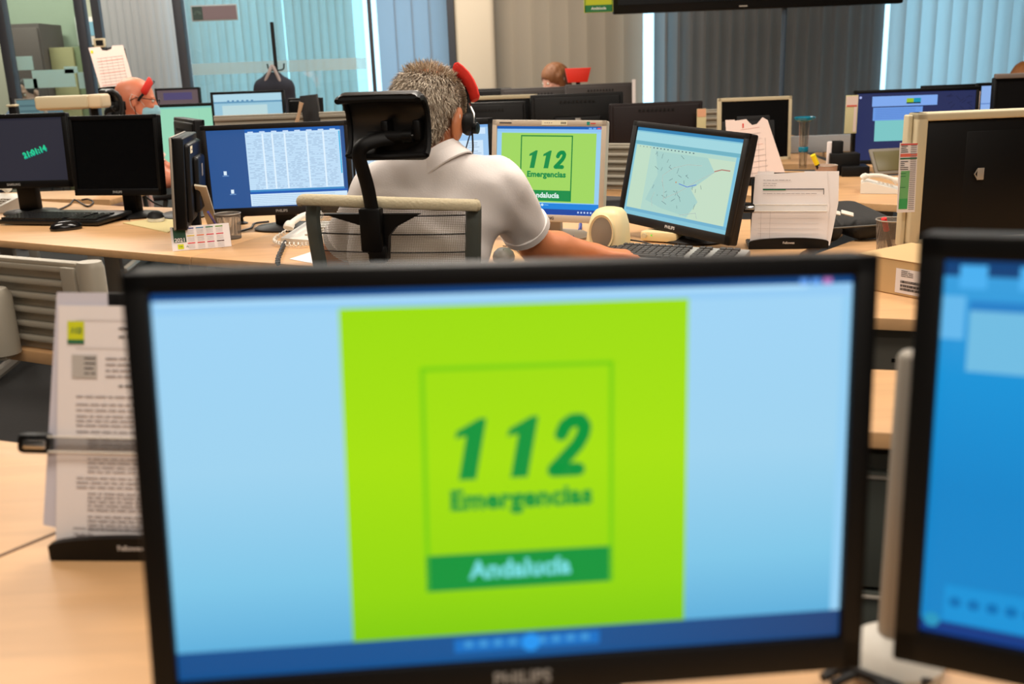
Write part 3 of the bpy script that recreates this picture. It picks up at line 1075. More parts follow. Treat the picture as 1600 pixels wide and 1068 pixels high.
# --- left wing monitors
def c_saver(m, w, h, L):
    scr_rect(m, 0, 0, 1, 1, w, h, 0, emi((38, 38, 50)), L)
    rr = random.Random(1)
    g, t = emi((30, 200, 140)), emi((10, 150, 130))
    LT = L @ Matrix.Translation((0.105, -0.0016, -0.01)) @ Matrix.Rotation(PI / 2, 4, 'X') @ Matrix.Rotation(R(17), 4, 'Z')
    m.text('21:01:14', 0.031, g, LT, bold=0.0012)
    LT = L @ Matrix.Translation((0.108, -0.0014, -0.013)) @ Matrix.Rotation(PI / 2, 4, 'X') @ Matrix.Rotation(R(17), 4, 'Z')
    m.text('21:01:14', 0.031, t, LT, bold=0.002)


pL1 = at(52, 233, 4.15)
monitor('dark monitor with tilted green clock digits, far left on the desk wing', [pL1.x - 0.095, 4.15, pL1.z, -6, 4, 0], .476, .252, c_saver, bez=(0.018, 0.018, 0.03), scr=BLK, brand='SAMSUNG', neck=(0.085, 0.04), basedy=0.08)
pL2 = at(180, 241, 3.95)
monitor('switched off black monitor between the tilted clock screen and the sideways monitor back', [pL2.x, 3.95, pL2.z, -14, 5, 0], .362, .268, None, bez=(0.0, 0.0, 0.0) if False else (0.014, 0.016, 0.026), brand='PHILIPS', base='round', neck=(0.065, 0.04), basedy=0.07)

# sideways monitor seen from behind (light rim, black back)
t = monitor('monitor seen almost edge on from behind, black back with a silver rim and cream sticker', [-1.082, 3.325, 0.955, -80, 4, 0], .32, .248, None, bez=(0.018, 0.018, 0.025), body=BLK, neck=(0.05, 0.03), basedy=0.03, bsz=0.6)
TS = Matrix.Translation((0, 0, 0.955 - 0.74)) @ Matrix.Rotation(-R(4), 4, 'X')
q = MB(TS)
for c_, d_ in (((0.177, -0.005, -0.003), (0.008, 0.008, 0.288)), ((-0.177, -0.005, -0.003), (0.008, 0.008, 0.288)), ((0, -0.005, 0.1405), (0.35, 0.008, 0.006)), ((0, -0.005, -0.1475), (0.35, 0.008, 0.006))):
    q.box(c_, d_, SIL, 0.002)
q.build('silver_rim', t, 'silver front rim')
q = MB(TS)
q.box((0.118, 0.0505, 0.103), (0.050, 0.001, 0.022), mat('cream_sticker', (234, 226, 196), 0.7))
q.box((0.112, 0.0512, 0.103), (0.026, 0.0005, 0.004), INK)
q.build('sticker', t, 'cream inventory sticker')
q = MB(TS)
q.box((0.0, 0.0682, 0.03), (0.03, 0.001, 0.04), SIL, 0.0004)
q.build('badge', t, 'silver badge')
# black monitor behind it
monitor('black monitor top showing above the sideways monitor back', [at(296, 184, 4.0).x, 4.0, at(296, 184, 4.0).z - 0.165, -62, 3, 0], .37, .29, None, bez=(0.018, 0.018, 0.03), back=True)

# --- back row
def c_mint(m, w, h, L):
    scr_rect(m, 0, 0, 1, 1, w, h, 0, emi((150, 214, 182)), L)
    scr_rect(m, 0.85, 0.06, 0.852, 1, w, h, 1, emi((120, 186, 164)), L)
    scr_rect(m, 0, 0, 1, 0.03, w, h, 1, emi((130, 200, 190)), L)


p = at(264, 208, 5.85)
monitor('monitor with a plain mint green picture beside the man with the bare head', [p.x, 5.85, at(264, 162, 5.85).z - 0.18, 0, 3, 0], .53, .32, c_mint, bez=(0.016, 0.018, 0.025), scr=BLK)


def c_brown(m, w, h, L):
    scr_rect(m, 0, 0, 1, 1, w, h, 0, emi((96, 80, 84)), L)
    scr_rect(m, 0.15, 0.08, 0.85, 0.3, w, h, 1, emi((74, 66, 108)), L)
    for x in (0.16, 0.34):
        scr_rect(m, x, 0.5, x + 0.14, 0.62, w, h, 1, emi((116, 110, 104)), L)
    scr_rect(m, 0.52, 0.42, 0.85, 0.55, w, h, 1, emi((156, 140, 134)), L)


p = at(279, 162, 7.0)
monitor('small far monitor with a dim brown and violet picture', [p.x, 7.0, at(279, 137, 7.0).z - 0.124, 0, 3, 0], .28, .22, c_brown, bez=(0.014, 0.014, 0.02), scr=BLK)


def c_pale(m, w, h, L):
    scr_rect(m, 0, 0, 1, 1, w, h, 0, emi((150, 196, 216)), L)
    scr_rect(m, 0, 0, 1, 0.14, w, h, 1, emi((174, 214, 230)), L)
    scr_rect(m, 0, 0.13, 1, 0.16, w, h, 2, emi((96, 150, 184)), L)
    scr_rect(m, 0.12, 0.2, 0.78, 1, w, h, 1, emi((186, 216, 220)), L)
    for k in range(6):
        scr_rect(m, 0.2 + k * 0.07, 0.11, 0.23 + k * 0.07, 0.13, w, h, 3, emi((60, 120, 170)), L)


p = at(390, 190, 5.6)
monitor('pale blue document monitor under the hanging coat', [p.x, 5.6, p.z, 0, 3, 0], .376, .301, c_pale, bez=(0.014, 0.014, 0.02), scr=BLK)

for lab, (u0, u1, v), y, wd, ht, yw, kw in [
    ('black monitor back left of the leaning dark folder', (451, 504, 152), 5.65, .20, .34, -18, {}),
    ('far black monitor back just right of the red headset pad', (722, 783, 138), 7.0, .41, .33, -4, {}),
    ('far grey monitor back left of the woman with auburn hair', (788, 892, 136), 6.9, .50, .33, 3, {}),
    ('far grey monitor back below the red panel, right of the woman', (886, 986, 130), 6.8, .46, .34, 8, {}),
    ('black monitor back in the middle of the back row', (829, 972, 145), 5.7, .52, .33, 3, {}),
    ('reddish black monitor back overlapping the one left of it in the back row', (954, 1094, 159), 5.5, .505, .30, 0, {}),
    ('black monitor back behind the pale form monitor', (706, 822, 159), 5.75, .42, .33, 0, {}),
    ('black monitor top peeking above the navy screen on the right', (1453, 1540, 131), 5.6, .40, .33, 0, {}),
]:
    p = at((u0 + u1) / 2, v, y)
    bm_ = mat('dark_maroon_plastic', (20, 5, 5), 0.5, spec=0.3) if 'reddish' in lab else (mat('slate_plastic', (56, 50, 48), 0.6) if 'grey' in lab else BLK)
    zb = 0.74
    monitor(lab, [p.x, y, p.z - ht / 2, yw, 3, 0], wd, ht, None, bez=(0.014, 0.014, 0.02), body=bm_, back=True, outer=True, zb=zb, basedy=0.05)

# cream framed ones
p = at(788, 152, 6.3)
monitor('cream framed monitor whose top edge shows right of the red headset pad', [p.x, 6.0, at(788, 152, 6.0).z - 0.16, 0, 3, 0], .36, .30, None, bez=(0.016, 0.022, 0.02), body=CRM, backmat=CRM)
p = at(1179, 202, 5.35)
monitor('switched off monitor with a thin cream frame behind the pink paper', [p.x, 5.35, p.z, 0, 3, 0], .39, .335, None, bez=(0.017, 0.019, 0.019), body=CRM, outer=True, base='square', backmat=BLK)
# large cream framed monitor back, right
x0 = at(1420, 283, 2.5)
t = thing('monitor', 'large monitor seen from behind, black back in a thick cream frame', 'monitor', (x0.x + 0.235, 2.52, 0.74), 4, 'flat monitors')
z0, z1 = at(1437, 387, 2.5).z - 0.74, at(1437, 176, 2.5).z - 0.74
hc, hh = (z0 + z1) / 2, z1 - z0
q = MB()
W2 = 0.47
for c, d in (((-W2 / 2 + 0.014, 0, hc), (0.028, 0.055, hh)), ((W2 / 2 - 0.014, 0, hc), (0.028, 0.055, hh)), ((0, 0, hc + hh / 2 - 0.010), (W2, 0.055, 0.02)), ((0, 0, hc - hh / 2 + 0.012), (W2, 0.055, 0.024))):
    q.box(c, d, CRM, 0.005, seg=3)
q.box((0, 0.02, hc), (W2 - 0.01, 0.012, hh - 0.01), CRM, 0.003)
q.build('frame', t, 'thick cream frame')
q = MB()
q.box((-W2 / 2 - 0.006, 0.012, hc), (0.012, 0.03, hh - 0.01), CRM, 0.004, seg=3)
q.build('front_rim', t, 'cream front rim')
q = MB()
q.box((0, 0.0, hc), (W2 - 0.055, 0.03, hh - 0.045), BLK, 0.004)
q.box((0.05, -0.010, hc - 0.02), (W2 * 0.86 - 0.1, 0.012, hh * 0.84), BLK, 0.005)
q.build('back_panel', t, 'black back panel')
q = MB()
pb = at(1533, 272, 2.48)
q.box((pb.x - t.location.x, -0.028, pb.z - 0.74), (0.018, 0.002, 0.03), SIL, 0.001)
q.tube([(pb.x - t.location.x - 0.009 + 0.0, -0.029, pb.z - 0.74 + 0.012), (pb.x - t.location.x - 0.016, -0.029, pb.z - 0.74), (pb.x - t.location.x - 0.008, -0.029, pb.z - 0.74 - 0.012)], 0.0018, SIL, 6)
q.build('badge', t, 'silver badge')
q = MB()
q.box((0, 0.03, z0 / 2 + 0.03), (0.07, 0.04, z0 + 0.09), BLK, 0.006)
q.build('stand_neck', t)
q = MB()
q.box((0, 0.05, 0.009), (0.24, 0.2, 0.018), BLK, 0.007)
q.build('stand_base', t)


def c_navy(m, w, h, L):
    scr_rect(m, 0, 0, 1, 1, w, h, 0, emi((32, 42, 86)), L)
    scr_rect(m, 0.13, 0.05, 0.68, 0.20, w, h, 1, emi((126, 168, 236)), L)
    scr_rect(m, 0.42, 0.09, 0.48, 0.16, w, h, 2, emi((150, 190, 40)), L)
    scr_rect(m, 0.48, 0.09, 0.54, 0.16, w, h, 2, emi((10, 150, 180)), L)
    scr_rect(m, 0.42, 0.15, 0.54, 0.17, w, h, 3, emi((8, 50, 60)), L)
    scr_rect(m, 0.14, 0.215, 0.56, 0.41, w, h, 1, emi((104, 152, 226)), L)
    for k in range(6):
        scr_rect(m, 0.16, 0.24 + k * 0.027, 0.5, 0.248 + k * 0.027, w, h, 2, emi((80, 124, 200)), L)
    scr_rect(m, 0.16, 0.41, 0.60, 0.72, w, h, 1, emi((122, 196, 196)), L)
    stroke(m, [(0.03, 0.06), (0.0301, 0.06)], 0.04, w, h, 1, emi((170, 180, 230)), L)
    rr = random.Random(4)
    for k in range(16):
        x, y = rr.uniform(0.72, 0.97), rr.uniform(0.06, 0.3)
        stroke(m, [(x, y), (x + 0.03, y + rr.uniform(-.06, .06))], 0.012, w, h, 1, emi((24, 32, 70)), L)


p0, p1 = at(1337, 141, 4.95), at(1524, 138, 4.95)
p = at(1429, 196, 4.95)
navy = monitor('large monitor with a navy desktop and pale windows on the right', [p.x, 4.95, p.z, -4, 3, 0], .60, .36, c_navy, bez=(0.016, 0.016, 0.022), scr=BLK, outer=True)


def c_lite(m, w, h, L):
    scr_rect(m, 0, 0, 1, 1, w, h, 0, emi((140, 176, 232)), L)
    scr_rect(m, 0, 0.35, 1, 0.37, w, h, 1, emi((90, 130, 200)), L)


p = at(1549, 160, 5.1)
monitor('slice of a pale blue monitor between the navy screen and the dark one', [p.x + 0.10, 5.15, at(1549, 125, 5.15).z - 0.15, 0, 3, 0], .30, .28, c_lite, bez=(0.018, 0.016, 0.02), scr=BLK, outer=True)
p = at(1590, 165, 4.6)
q = monitor('black monitor with a grey top edge in front of the brown haired woman', [p.x + 0.16, 4.7, at(1565, 119, 4.7).z - 0.17, -3, 3, 0], .44, .34, None, bez=(0.014, 0.010, 0.02), scr=BLK, outer=True)
g = MB()
g.box((0, 0.0, 0), (0.44, 0.035, 0.022), mat('grey_rim', (122, 108, 98), 0.5), 0.004)
o = g.build('top_edge', q, 'grey top edge')
o.location = (0, 0.004, at(1565, 119, 4.7).z + 0.0 - 0.74)

# ceiling display
p = at(958, 22, 6.4)
pe = at(1388, 0, 6.5)
t = thing('hanging_display', 'long black display hanging from the ceiling at the top edge', 'display', (p.x, 6.4, p.z), -2)
q = MB()
Wd = (pe.x - p.x) * 1.02
q.box((Wd / 2, 0.04, 0.31), (Wd, 0.08, 0.62), BLK, 0.01)
q.build('housing', t)
q = MB()
q.box((Wd / 2, -0.002, 0.32), (Wd - 0.06, 0.006, 0.54), OFF)
q.build('screen', t)
q = MB()
q.box((Wd * 0.45, -0.002, 0.018), (0.05, 0.004, 0.008), SIL)
q.build('badge', t)
q = MB()
for x in (Wd * 0.25, Wd * 0.75):
    q.tube([(x, 0.06, 0.6), (x, 0.06, 3.0 - p.z)], 0.025, FRM)
q.build('ceiling_mount', t)
# emblem sign beside it
a, b = at(913, 24, 6.25), at(958, 24, 6.25)
t = thing('hanging_sign', 'lime and green emblem sign hanging left of the ceiling display', 'sign', ((a.x + b.x) / 2, 6.25, a.z + 0.14), 0)
sw = b.x - a.x
q = MB()
limeM, grM, whM = mat('sign_lime', (196, 208, 30), 0.6), mat('sign_green', (24, 118, 62), 0.6), mat('sign_white', (228, 232, 224), 0.6)
q.box((0, 0.006, 0), (sw, 0.01, sw * 1.45), limeM)
emblem(q, 0.02, 0.03, 0.98, 0.99, sw, sw * 1.45, Matrix.Identity(4), grM, grM, whM, 2)
q.build('board', t)
q = MB()
for s_ in (-1, 1):
    q.tube([(s_ * sw * 0.4, 0.006, sw * 0.72), (s_ * sw * 0.4, 0.006, 3.0 - a.z - 0.14)], 0.003, FRM, 6)
q.build('hanging_wires', t)
# ------------------------------------------------------------------ signed-distance modelling for bodies and cloth
import openvdb


class SDF:
    def __init__(s, lo, hi, res):
        s.lo, s.res = np.array(lo, float), res
        n = np.ceil((np.array(hi) - s.lo) / res).astype(int) + 1
        s.ax = [s.lo[i] + np.arange(n[i]) * res for i in range(3)]
        s.d = np.full(n, 9.0, np.float32)

    def sub(s, lo, hi):
        sl = []
        for i in range(3):
            a = int(max(0, math.floor((lo[i] - s.lo[i]) / s.res)))
            b = int(min(s.d.shape[i], math.ceil((hi[i] - s.lo[i]) / s.res) + 1))
            sl.append(slice(a, max(a, b)))
        g = np.meshgrid(*[s.ax[i][sl[i]] for i in range(3)], indexing='ij')
        return tuple(sl), np.stack(g, -1)

    def mix(s, sl, d, k, op):
        o = s.d[sl]
        d = d.astype(np.float32)
        if op == 'u':
            h = np.clip(0.5 + 0.5 * (o - d) / k, 0, 1)
            s.d[sl] = o * (1 - h) + d * h - k * h * (1 - h)
        else:
            h = np.clip(0.5 - 0.5 * (o + d) / k, 0, 1)
            s.d[sl] = o * (1 - h) - d * h + k * h * (1 - h)

    def cap(s, a, b, ra, rb=None, k=0.02, op='u', flat=None):
        rb = ra if rb is None else rb
        a, b = np.array(a, float), np.array(b, float)
        r = max(ra, rb) + 3 * k + 0.03
        sl, P = s.sub(np.minimum(a, b) - r, np.maximum(a, b) + r)
        if P.size:
            ab = b - a
            t = np.clip(((P - a) @ ab) / max(ab @ ab, 1e-9), 0, 1)
            q = P - a - t[..., None] * ab
            s.mix(sl, np.linalg.norm(q, axis=-1) - (ra + (rb - ra) * t), k, op)
        return s

    def ell(s, c, r, k=0.02, op='u', M=None):
        c, r = np.array(c, float), np.array(r, float)
        e = r.max() + 3 * k + 0.03
        sl, P = s.sub(c - e, c + e)
        if P.size:
            q = P - c
            if M is not None:
                q = q @ M
            k0 = np.linalg.norm(q / r, axis=-1)
            k1 = np.linalg.norm(q / (r * r), axis=-1)
            s.mix(sl, np.where(k1 < 1e-6, -r.min(), k0 * (k0 - 1) / np.maximum(k1, 1e-6)), k, op)
        return s

    def clip(s, p, n, k=0.004):
        """keep the side the normal points away from"""
        n = np.array(n, float)
        n /= np.linalg.norm(n)
        g = np.meshgrid(*s.ax, indexing='ij')
        d = sum((g[i] - p[i]) * n[i] for i in range(3)).astype(np.float32)
        h = np.clip(0.5 - 0.5 * (s.d - d) / k, 0, 1)
        s.d = s.d * (1 - h) + d * h + k * h * (1 - h)
        return s

    def mesh(s, mb, m, L=None):
        g = openvdb.FloatGrid()
        w = 4 * s.res
        g.background = w
        g.copyFromArray(np.clip(s.d, -w, w).astype(np.float32))
        p, q = g.convertToQuads(isovalue=0)[:2]
        p = s.lo + p * s.res
        bm = bmesh.new()
        vs = [bm.verts.new(x) for x in p]
        for f in q:
            try:
                bm.faces.new([vs[i] for i in f])
            except ValueError:
                pass
        bmesh.ops.recalc_face_normals(bm, faces=bm.faces[:])
        for _ in range(2):
            bmesh.ops.smooth_vert(bm, verts=bm.verts[:], factor=0.5, use_axis_x=True, use_axis_y=True, use_axis_z=True)
        bm.verts.index_update()
        pts = [v.co.copy() for v in bm.verts]
        fs = [[v.index for v in f.verts] for f in bm.faces]
        bm.free()
        return mb.raw(pts, fs, m, True, L)


def hairmat(name, dark, light):
    m = bpy.data.materials.new(name)
    m.use_nodes = True
    nt = m.node_tree
    b = nt.nodes['Principled BSDF']
    b.inputs['Roughness'].default_value = 0.55
    g = nt.nodes.new('ShaderNodeNewGeometry')
    cr = nt.nodes.new('ShaderNodeValToRGB')
    cr.color_ramp.elements[0].color = lin(dark)
    cr.color_ramp.elements[1].color = lin(light)
    nt.links.new(g.outputs['Random Per Island'], cr.inputs['Fac'])
    nt.links.new(cr.outputs['Color'], b.inputs['Base Color'])
    return m


def head_frame(c, yaw, pitch, roll=0):
    """head centre, yaw (0 faces +y), pitch forward, roll"""
    return Matrix.Translation(Vector(c)) @ Matrix.Rotation(R(yaw), 4, 'Z') @ Matrix.Rotation(-R(pitch), 4, 'X') @ Matrix.Rotation(R(roll), 4, 'Y')


def hand(S, w, d, nrm, L=1, curl=0.5, k=0.005):
    """palm, four bent fingers of different length and a thumb from the palm's side. w wrist, d direction, nrm back-of-hand normal, L +1 right / -1 left"""
    w, d, nrm = Vector(w), Vector(d).normalized(), Vector(nrm).normalized()
    side = d.cross(nrm).normalized()          # towards the little finger of a right hand when palm is down
    nrm = side.cross(d).normalized()
    pc = w + d * 0.045
    for o in (-0.024, -0.008, 0.008, 0.024):
        S.cap(w + d * 0.012 + side * o * 0.6, w + d * 0.085 + side * o, 0.014, 0.0115, k=0.012)
    for i, (o, l) in enumerate(((-0.030, 0.070), (-0.010, 0.080), (0.010, 0.075), (0.029, 0.058))):
        o *= L
        a = w + d * 0.088 + side * o
        b1 = a + (d * 0.97 - nrm * 0.25 * curl + side * o * 0.8) * l * 0.45
        c1 = b1 + (d * 0.85 - nrm * 0.9 * curl) * l * 0.33
        e1 = c1 + (d * 0.6 - nrm * 1.2 * curl).normalized() * l * 0.25
        S.cap(a, b1, 0.0098, 0.009, k=k)
        S.cap(b1, c1, 0.009, 0.0083, k=0.003)
        S.cap(c1, e1, 0.0083, 0.0075, k=0.003)
    t0 = w + d * 0.028 - side * 0.026 * L - nrm * 0.004
    t1 = t0 + (d * 0.6 - side * 0.75 * L - nrm * 0.2) * 0.04
    t2 = t1 + (d * 0.95 - side * 0.25 * L - nrm * 0.1) * 0.032
    S.cap(t0, t1, 0.014, 0.011, k=0.008)
    S.cap(t1, t2, 0.0105, 0.009, k=0.003)


def build_person(name, label, J, res=0.008, skin=SKIN, shirt=SHIRT, hair=None, sleeve=0.72, mask=None, ears=1.0, bulk=1.0, trousers=None, nosleeve=False, bald=False, strands=0, crown=None, hlen=0.02):
    """J: joints in world space; the body is one continuous surface, clothes and hair are its children"""
    base = Vector((J['pelvis'][0], J['pelvis'][1], 0))
    v = {k: Vector(p) - base for k, p in J.items() if not k.startswith('_')}
    root = thing(name, label, 'person', tuple(base), 0)
    HM = head_frame(v['head'], *J['_rot'])
    HR = np.array(HM.to_3x3())

    def hp(x, y, z):
        return np.array(HM @ Vector((x, y, z)))
    allp = np.array([list(p) for p in v.values()])
    lo, hi = allp.min(0) - 0.2, allp.max(0) + 0.2
    lo[2] = -0.01
    S = SDF(lo, hi, res)
    pel, ch, nb = v['pelvis'], v['chest'], v['neck']
    sl, sr = v['shoL'], v['shoR']
    ydir = (Vector((0, 0, 1)).cross((sr - sl))).normalized()
    ang = math.atan2((sr - sl).y, (sr - sl).x)
    RM = np.array(Matrix.Rotation(ang, 3, 'Z'))

    def torso(T, g=0.0, low=True):
        b = bulk
        T.ell(pel + Vector((0, 0, 0.02)), (0.165 * b + g, 0.12 * b + g, 0.11 + g), 0.04, M=RM)
        T.ell(pel * 0.55 + ch * 0.45, (0.155 * b + g, 0.115 * b + g, 0.16 + g), 0.05, M=RM)
        T.ell(ch, (0.165 * b + g, 0.115 * b + g, 0.17 + g), 0.05, M=RM)
        m_ = (sl + sr) / 2
        T.ell(m_ * 0.6 + ch * 0.4, (0.17 * b + g, 0.095 * b + g, 0.11 + g), 0.05, M=RM)
        T.cap(sl * 0.92 + m_ * 0.08, sr * 0.92 + m_ * 0.08, 0.062 + g, k=0.05)
        for q in (sl, sr):
            T.cap(nb - Vector((0, 0, 0.02)) + ydir * -0.012, q * 0.8 + nb * 0.2, 0.048 + g, 0.055 + g, k=0.04)
    torso(S)
    S.cap(nb - Vector((0, 0, 0.05)), hp(0, -0.022, -0.045), 0.062, 0.054, k=0.03)
    # arms
    for sd, e, w, sgn in (('shoL', 'elbL', 'wriL', -1), ('shoR', 'elbR', 'wriR', 1)):
        S.cap(v[sd], v[e], 0.054 * bulk, 0.043 * bulk, k=0.04)
        mid = v[e] * 0.65 + v[w] * 0.35
        S.cap(v[e], mid, 0.043 * bulk, 0.043 * bulk, k=0.02)
        S.cap(mid, v[w], 0.043 * bulk, 0.027, k=0.02)
        hd = v.get('han' + sd[-1])
        d = (hd - v[w]) if hd is not None else (v[w] - v[e])
        S.cap(v[w], v[w] + d.normalized() * 0.02, 0.027, 0.022, k=0.012)
        hand(S, v[w], d, Vector((0, 0, 1)) + d.normalized() * 0.2, sgn)
    # legs
    for s_ in 'LR':
        hipj = v['hip' + s_]
        S.cap(hipj, v['kne' + s_], 0.085, 0.06, k=0.04)
        S.cap(v['kne' + s_], v['ank' + s_], 0.055, 0.038, k=0.02)
    # head
    hk = 0.02
    S.ell(hp(0, -0.012, 0.028), (0.077, 0.097, 0.087), 0.03, M=HR)
    S.ell(hp(0, 0.032, -0.032), (0.060, 0.062, 0.078), hk, M=HR)
    S.ell(hp(0, 0.060, -0.088), (0.030, 0.026, 0.024), hk, M=HR)
    for s_ in (-1, 1):
        S.cap(hp(s_ * 0.058, -0.002, -0.045), hp(s_ * 0.025, 0.06, -0.092), 0.020, 0.018, k=0.02)
        S.ell(hp(s_ * 0.036, 0.073, -0.022), (0.020, 0.018, 0.018), 0.014, M=HR)
        S.ell(hp(s_ * 0.032, 0.102, 0.006), (0.017, 0.016, 0.011), 0.008, 'd', M=HR)
        S.cap(hp(s_ * 0.014, 0.087, 0.024), hp(s_ * 0.048, 0.078, 0.024), 0.007, 0.006, k=0.008)
        # ear: shell with a hollow
        S.ell(hp(s_ * (0.080 + 0.006 * ears), -0.008 - 0.03 * (ears - 1), -0.006 - 0.03 * (ears - 1)), (0.010 * ears, 0.020 * ears, 0.034 * ears), 0.006, M=HR)
        S.cap(hp(s_ * 0.092, -0.020, 0.018), hp(s_ * 0.088, -0.022, -0.018), 0.005, 0.004, k=0.006)
        S.ell(hp(s_ * 0.096, 0.0, -0.002), (0.006, 0.010, 0.018), 0.005, 'd', M=HR)
    S.cap(hp(0, 0.088, 0.012), hp(0, 0.108, -0.028), 0.008, 0.012, k=0.012)
    S.ell(hp(0, 0.093, -0.057), (0.022, 0.010, 0.005), 0.006, M=HR)
    S.ell(hp(0, 0.091, -0.067), (0.019, 0.009, 0.005), 0.006, M=HR)
    mb = MB()
    S.mesh(mb, skin)
    body = mb.build('body', root, smooth_angle=False)
    for s_ in (-1, 1):
        q = MB()
        q.lathe([(0, -0.0105), (0.0075, -0.0075), (0.0105, 0), (0.0075, 0.0075), (0, 0.0105)], WHT, n=14)
        q.lathe([(0.004, 0.0098), (0.0, 0.0108)], BLK, n=12)
        o = q.build('eye', root)
        o.matrix_local = HM @ Matrix.Translation((s_ * 0.032, 0.0795, 0.006)) @ Matrix.Rotation(-PI / 2, 4, 'X')
    # shirt
    T = SDF(lo, hi, res)
    torso(T, 0.009)
    for sd, e in (('shoL', 'elbL'), ('shoR', 'elbR')):
        a, b = v[sd], v[e]
        A_ = SDF(lo, hi, res) if False else None
        c = a + (b - a) * sleeve
        T.cap(a, c, 0.066 * bulk, 0.062 * bulk, k=0.03)
    g = np.meshgrid(*T.ax, indexing='ij')
    # soft folds in the cloth
    T.d += (0.0032 * np.sin(38 * g[0] + 30 * g[2] + 4 * np.sin(17 * g[1] + 9 * g[2])) * np.sin(21 * g[2] - 14 * g[0] + 2) +
            0.0016 * np.sin(70 * g[2] + 34 * np.abs(g[0]) + 3 * np.sin(25 * g[0]))).astype(np.float32)
    for sd, e in (('shoL', 'elbL'), ('shoR', 'elbR')):
        a, b = v[sd], v[e]
        n = (b - a).normalized()
        c = a + (b - a) * (sleeve + 0.0)
        d = sum((g[i] - c[i]) * n[i] for i in range(3))
        # only near this sleeve
        dist = np.sqrt(sum((g[i] - c[i]) ** 2 for i in range(3)))
        d = np.where(dist < 0.13, d, -9)
        T.d = np.maximum(T.d, d.astype(np.float32))
    T.clip(nb + Vector((0, 0, 0.022)) + ydir * 0.0, tuple(Vector((0, 0, 1)) + ydir * 0.35))
    T.clip(pel - Vector((0, 0, 0.05)), (0, 0, -1))
    mb = MB()
    T.mesh(mb, shirt)
    sh = mb.build('shirt', root, smooth_angle=False)
    # collar: tilted folded ring
    q = MB()
    q.lathe([(0.067, 0.006), (0.072, -0.008), (0.078, -0.024), (0.076, -0.027), (0.068, -0.014), (0.060, 0.010), (0.059, 0.022), (0.064, 0.023), (0.067, 0.006)], shirt, n=40, sy=1.05)
    o = q.build('collar', root)
    nd_ = (Vector(hp(0, -0.02, -0.05)) - nb).normalized()
    o.matrix_local = Matrix.Translation(nb + Vector((0, 0, 0.006))) @ (Vector((0, 0, 1)).rotation_difference(nd_)).to_matrix().to_4x4()
    for sd, e in (('shoL', 'elbL'), ('shoR', 'elbR')):
        a, b = v[sd], v[e]
        q = MB()
        c0, c1 = a + (b - a) * (sleeve - 0.09), a + (b - a) * (sleeve + 0.015)
        if nosleeve is False:
            q.tube([c0, c0.lerp(c1, 0.1), c0.lerp(c1, 0.9), c1], [0.060 * bulk, 0.0655 * bulk, 0.0655 * bulk, 0.061 * bulk], shirt, 24)
            q.build('cuff', root)
    # trousers and shoes
    if trousers:
        T = SDF(lo, hi, max(res, 0.01))
        T.ell(pel + Vector((0, 0, 0.0)), (0.17 * bulk, 0.125 * bulk, 0.11), 0.04, M=RM)
        for s_ in 'LR':
            T.cap(v['hip' + s_], v['kne' + s_], 0.095, 0.072, k=0.04)
            T.cap(v['kne' + s_], v['ank' + s_], 0.068, 0.055, k=0.02)
        T.clip(pel + Vector((0, 0, 0.06)), (0, 0, 1))
        mb = MB()
        T.mesh(mb, trousers)
        mb.build('trousers', root, smooth_angle=False)
        for s_ in 'LR':
            a = v['ank' + s_]
            T = SDF(np.array(a) - 0.22, np.array(a) + 0.22, 0.008)
            kd = (v['kne' + s_] - v['hip' + s_])
            f = Vector((kd.x, kd.y, 0)).normalized()
            T.cap(a + Vector((0, 0, -0.035)) - f * 0.03, a + Vector((0, 0, -0.045)) + f * 0.14, 0.045, 0.04, k=0.02)
            T.clip((0, 0, 0.002), (0, 0, -1))
            mb = MB()
            T.mesh(mb, BLKM)
            mb.build('shoe', root)
    # hair
    if hair and not bald:
        hm, style = hair
        c = hp(0, -0.012, 0.03)
        Q = SDF(c - 0.2, c + 0.17, 0.005 if res < 0.007 else 0.007)
        if style == 'short':
            Q.ell(hp(0, -0.014, 0.030), (0.081, 0.1, 0.090), 0.01, M=HR)
            Q.ell(hp(0, -0.045, -0.02), (0.066, 0.062, 0.066), 0.02, M=HR)
            n = HM.to_3x3() @ Vector((0, 0.55, -0.8))
            Q.clip(hp(0, 0.02, -0.012), tuple(n), 0.01)
            n = HM.to_3x3() @ Vector((0, 1, 0.1))
            Q.clip(hp(0, 0.062, 0.05), tuple(n), 0.01)
            for s_ in (-1, 1):
                Q.ell(hp(s_ * 0.092, 0.0, -0.012), (0.022, 0.03, 0.042), 0.006, 'd', M=HR)
            if crown:
                Q.ell(hp(*crown), (0.045, 0.05, 0.02), 0.01, 'd', M=HR)
        else:
            Q.ell(hp(0, -0.016, 0.032), (0.088, 0.108, 0.095), 0.01, M=HR)
            Q.cap(hp(0, -0.06, 0.0), hp(0, -0.075, -0.15), 0.07, 0.05, k=0.04)
            for s_ in (-1, 1):
                Q.cap(hp(s_ * 0.07, -0.01, 0.02), hp(s_ * 0.072, -0.02, -0.13), 0.032, 0.022, k=0.02)
            Q.ell(hp(0, 0.09, -0.03), (0.062, 0.06, 0.075), 0.01, 'd', M=HR)
            gg = np.meshgrid(*Q.ax, indexing='ij')
            Q.d += (0.0025 * np.sin(gg[0] * 150) * np.sin(gg[1] * 130)).astype(np.float32)
        mb = MB()
        Q.mesh(mb, hm[0])
        hobj = mb.build('hair', root, smooth_angle=False)
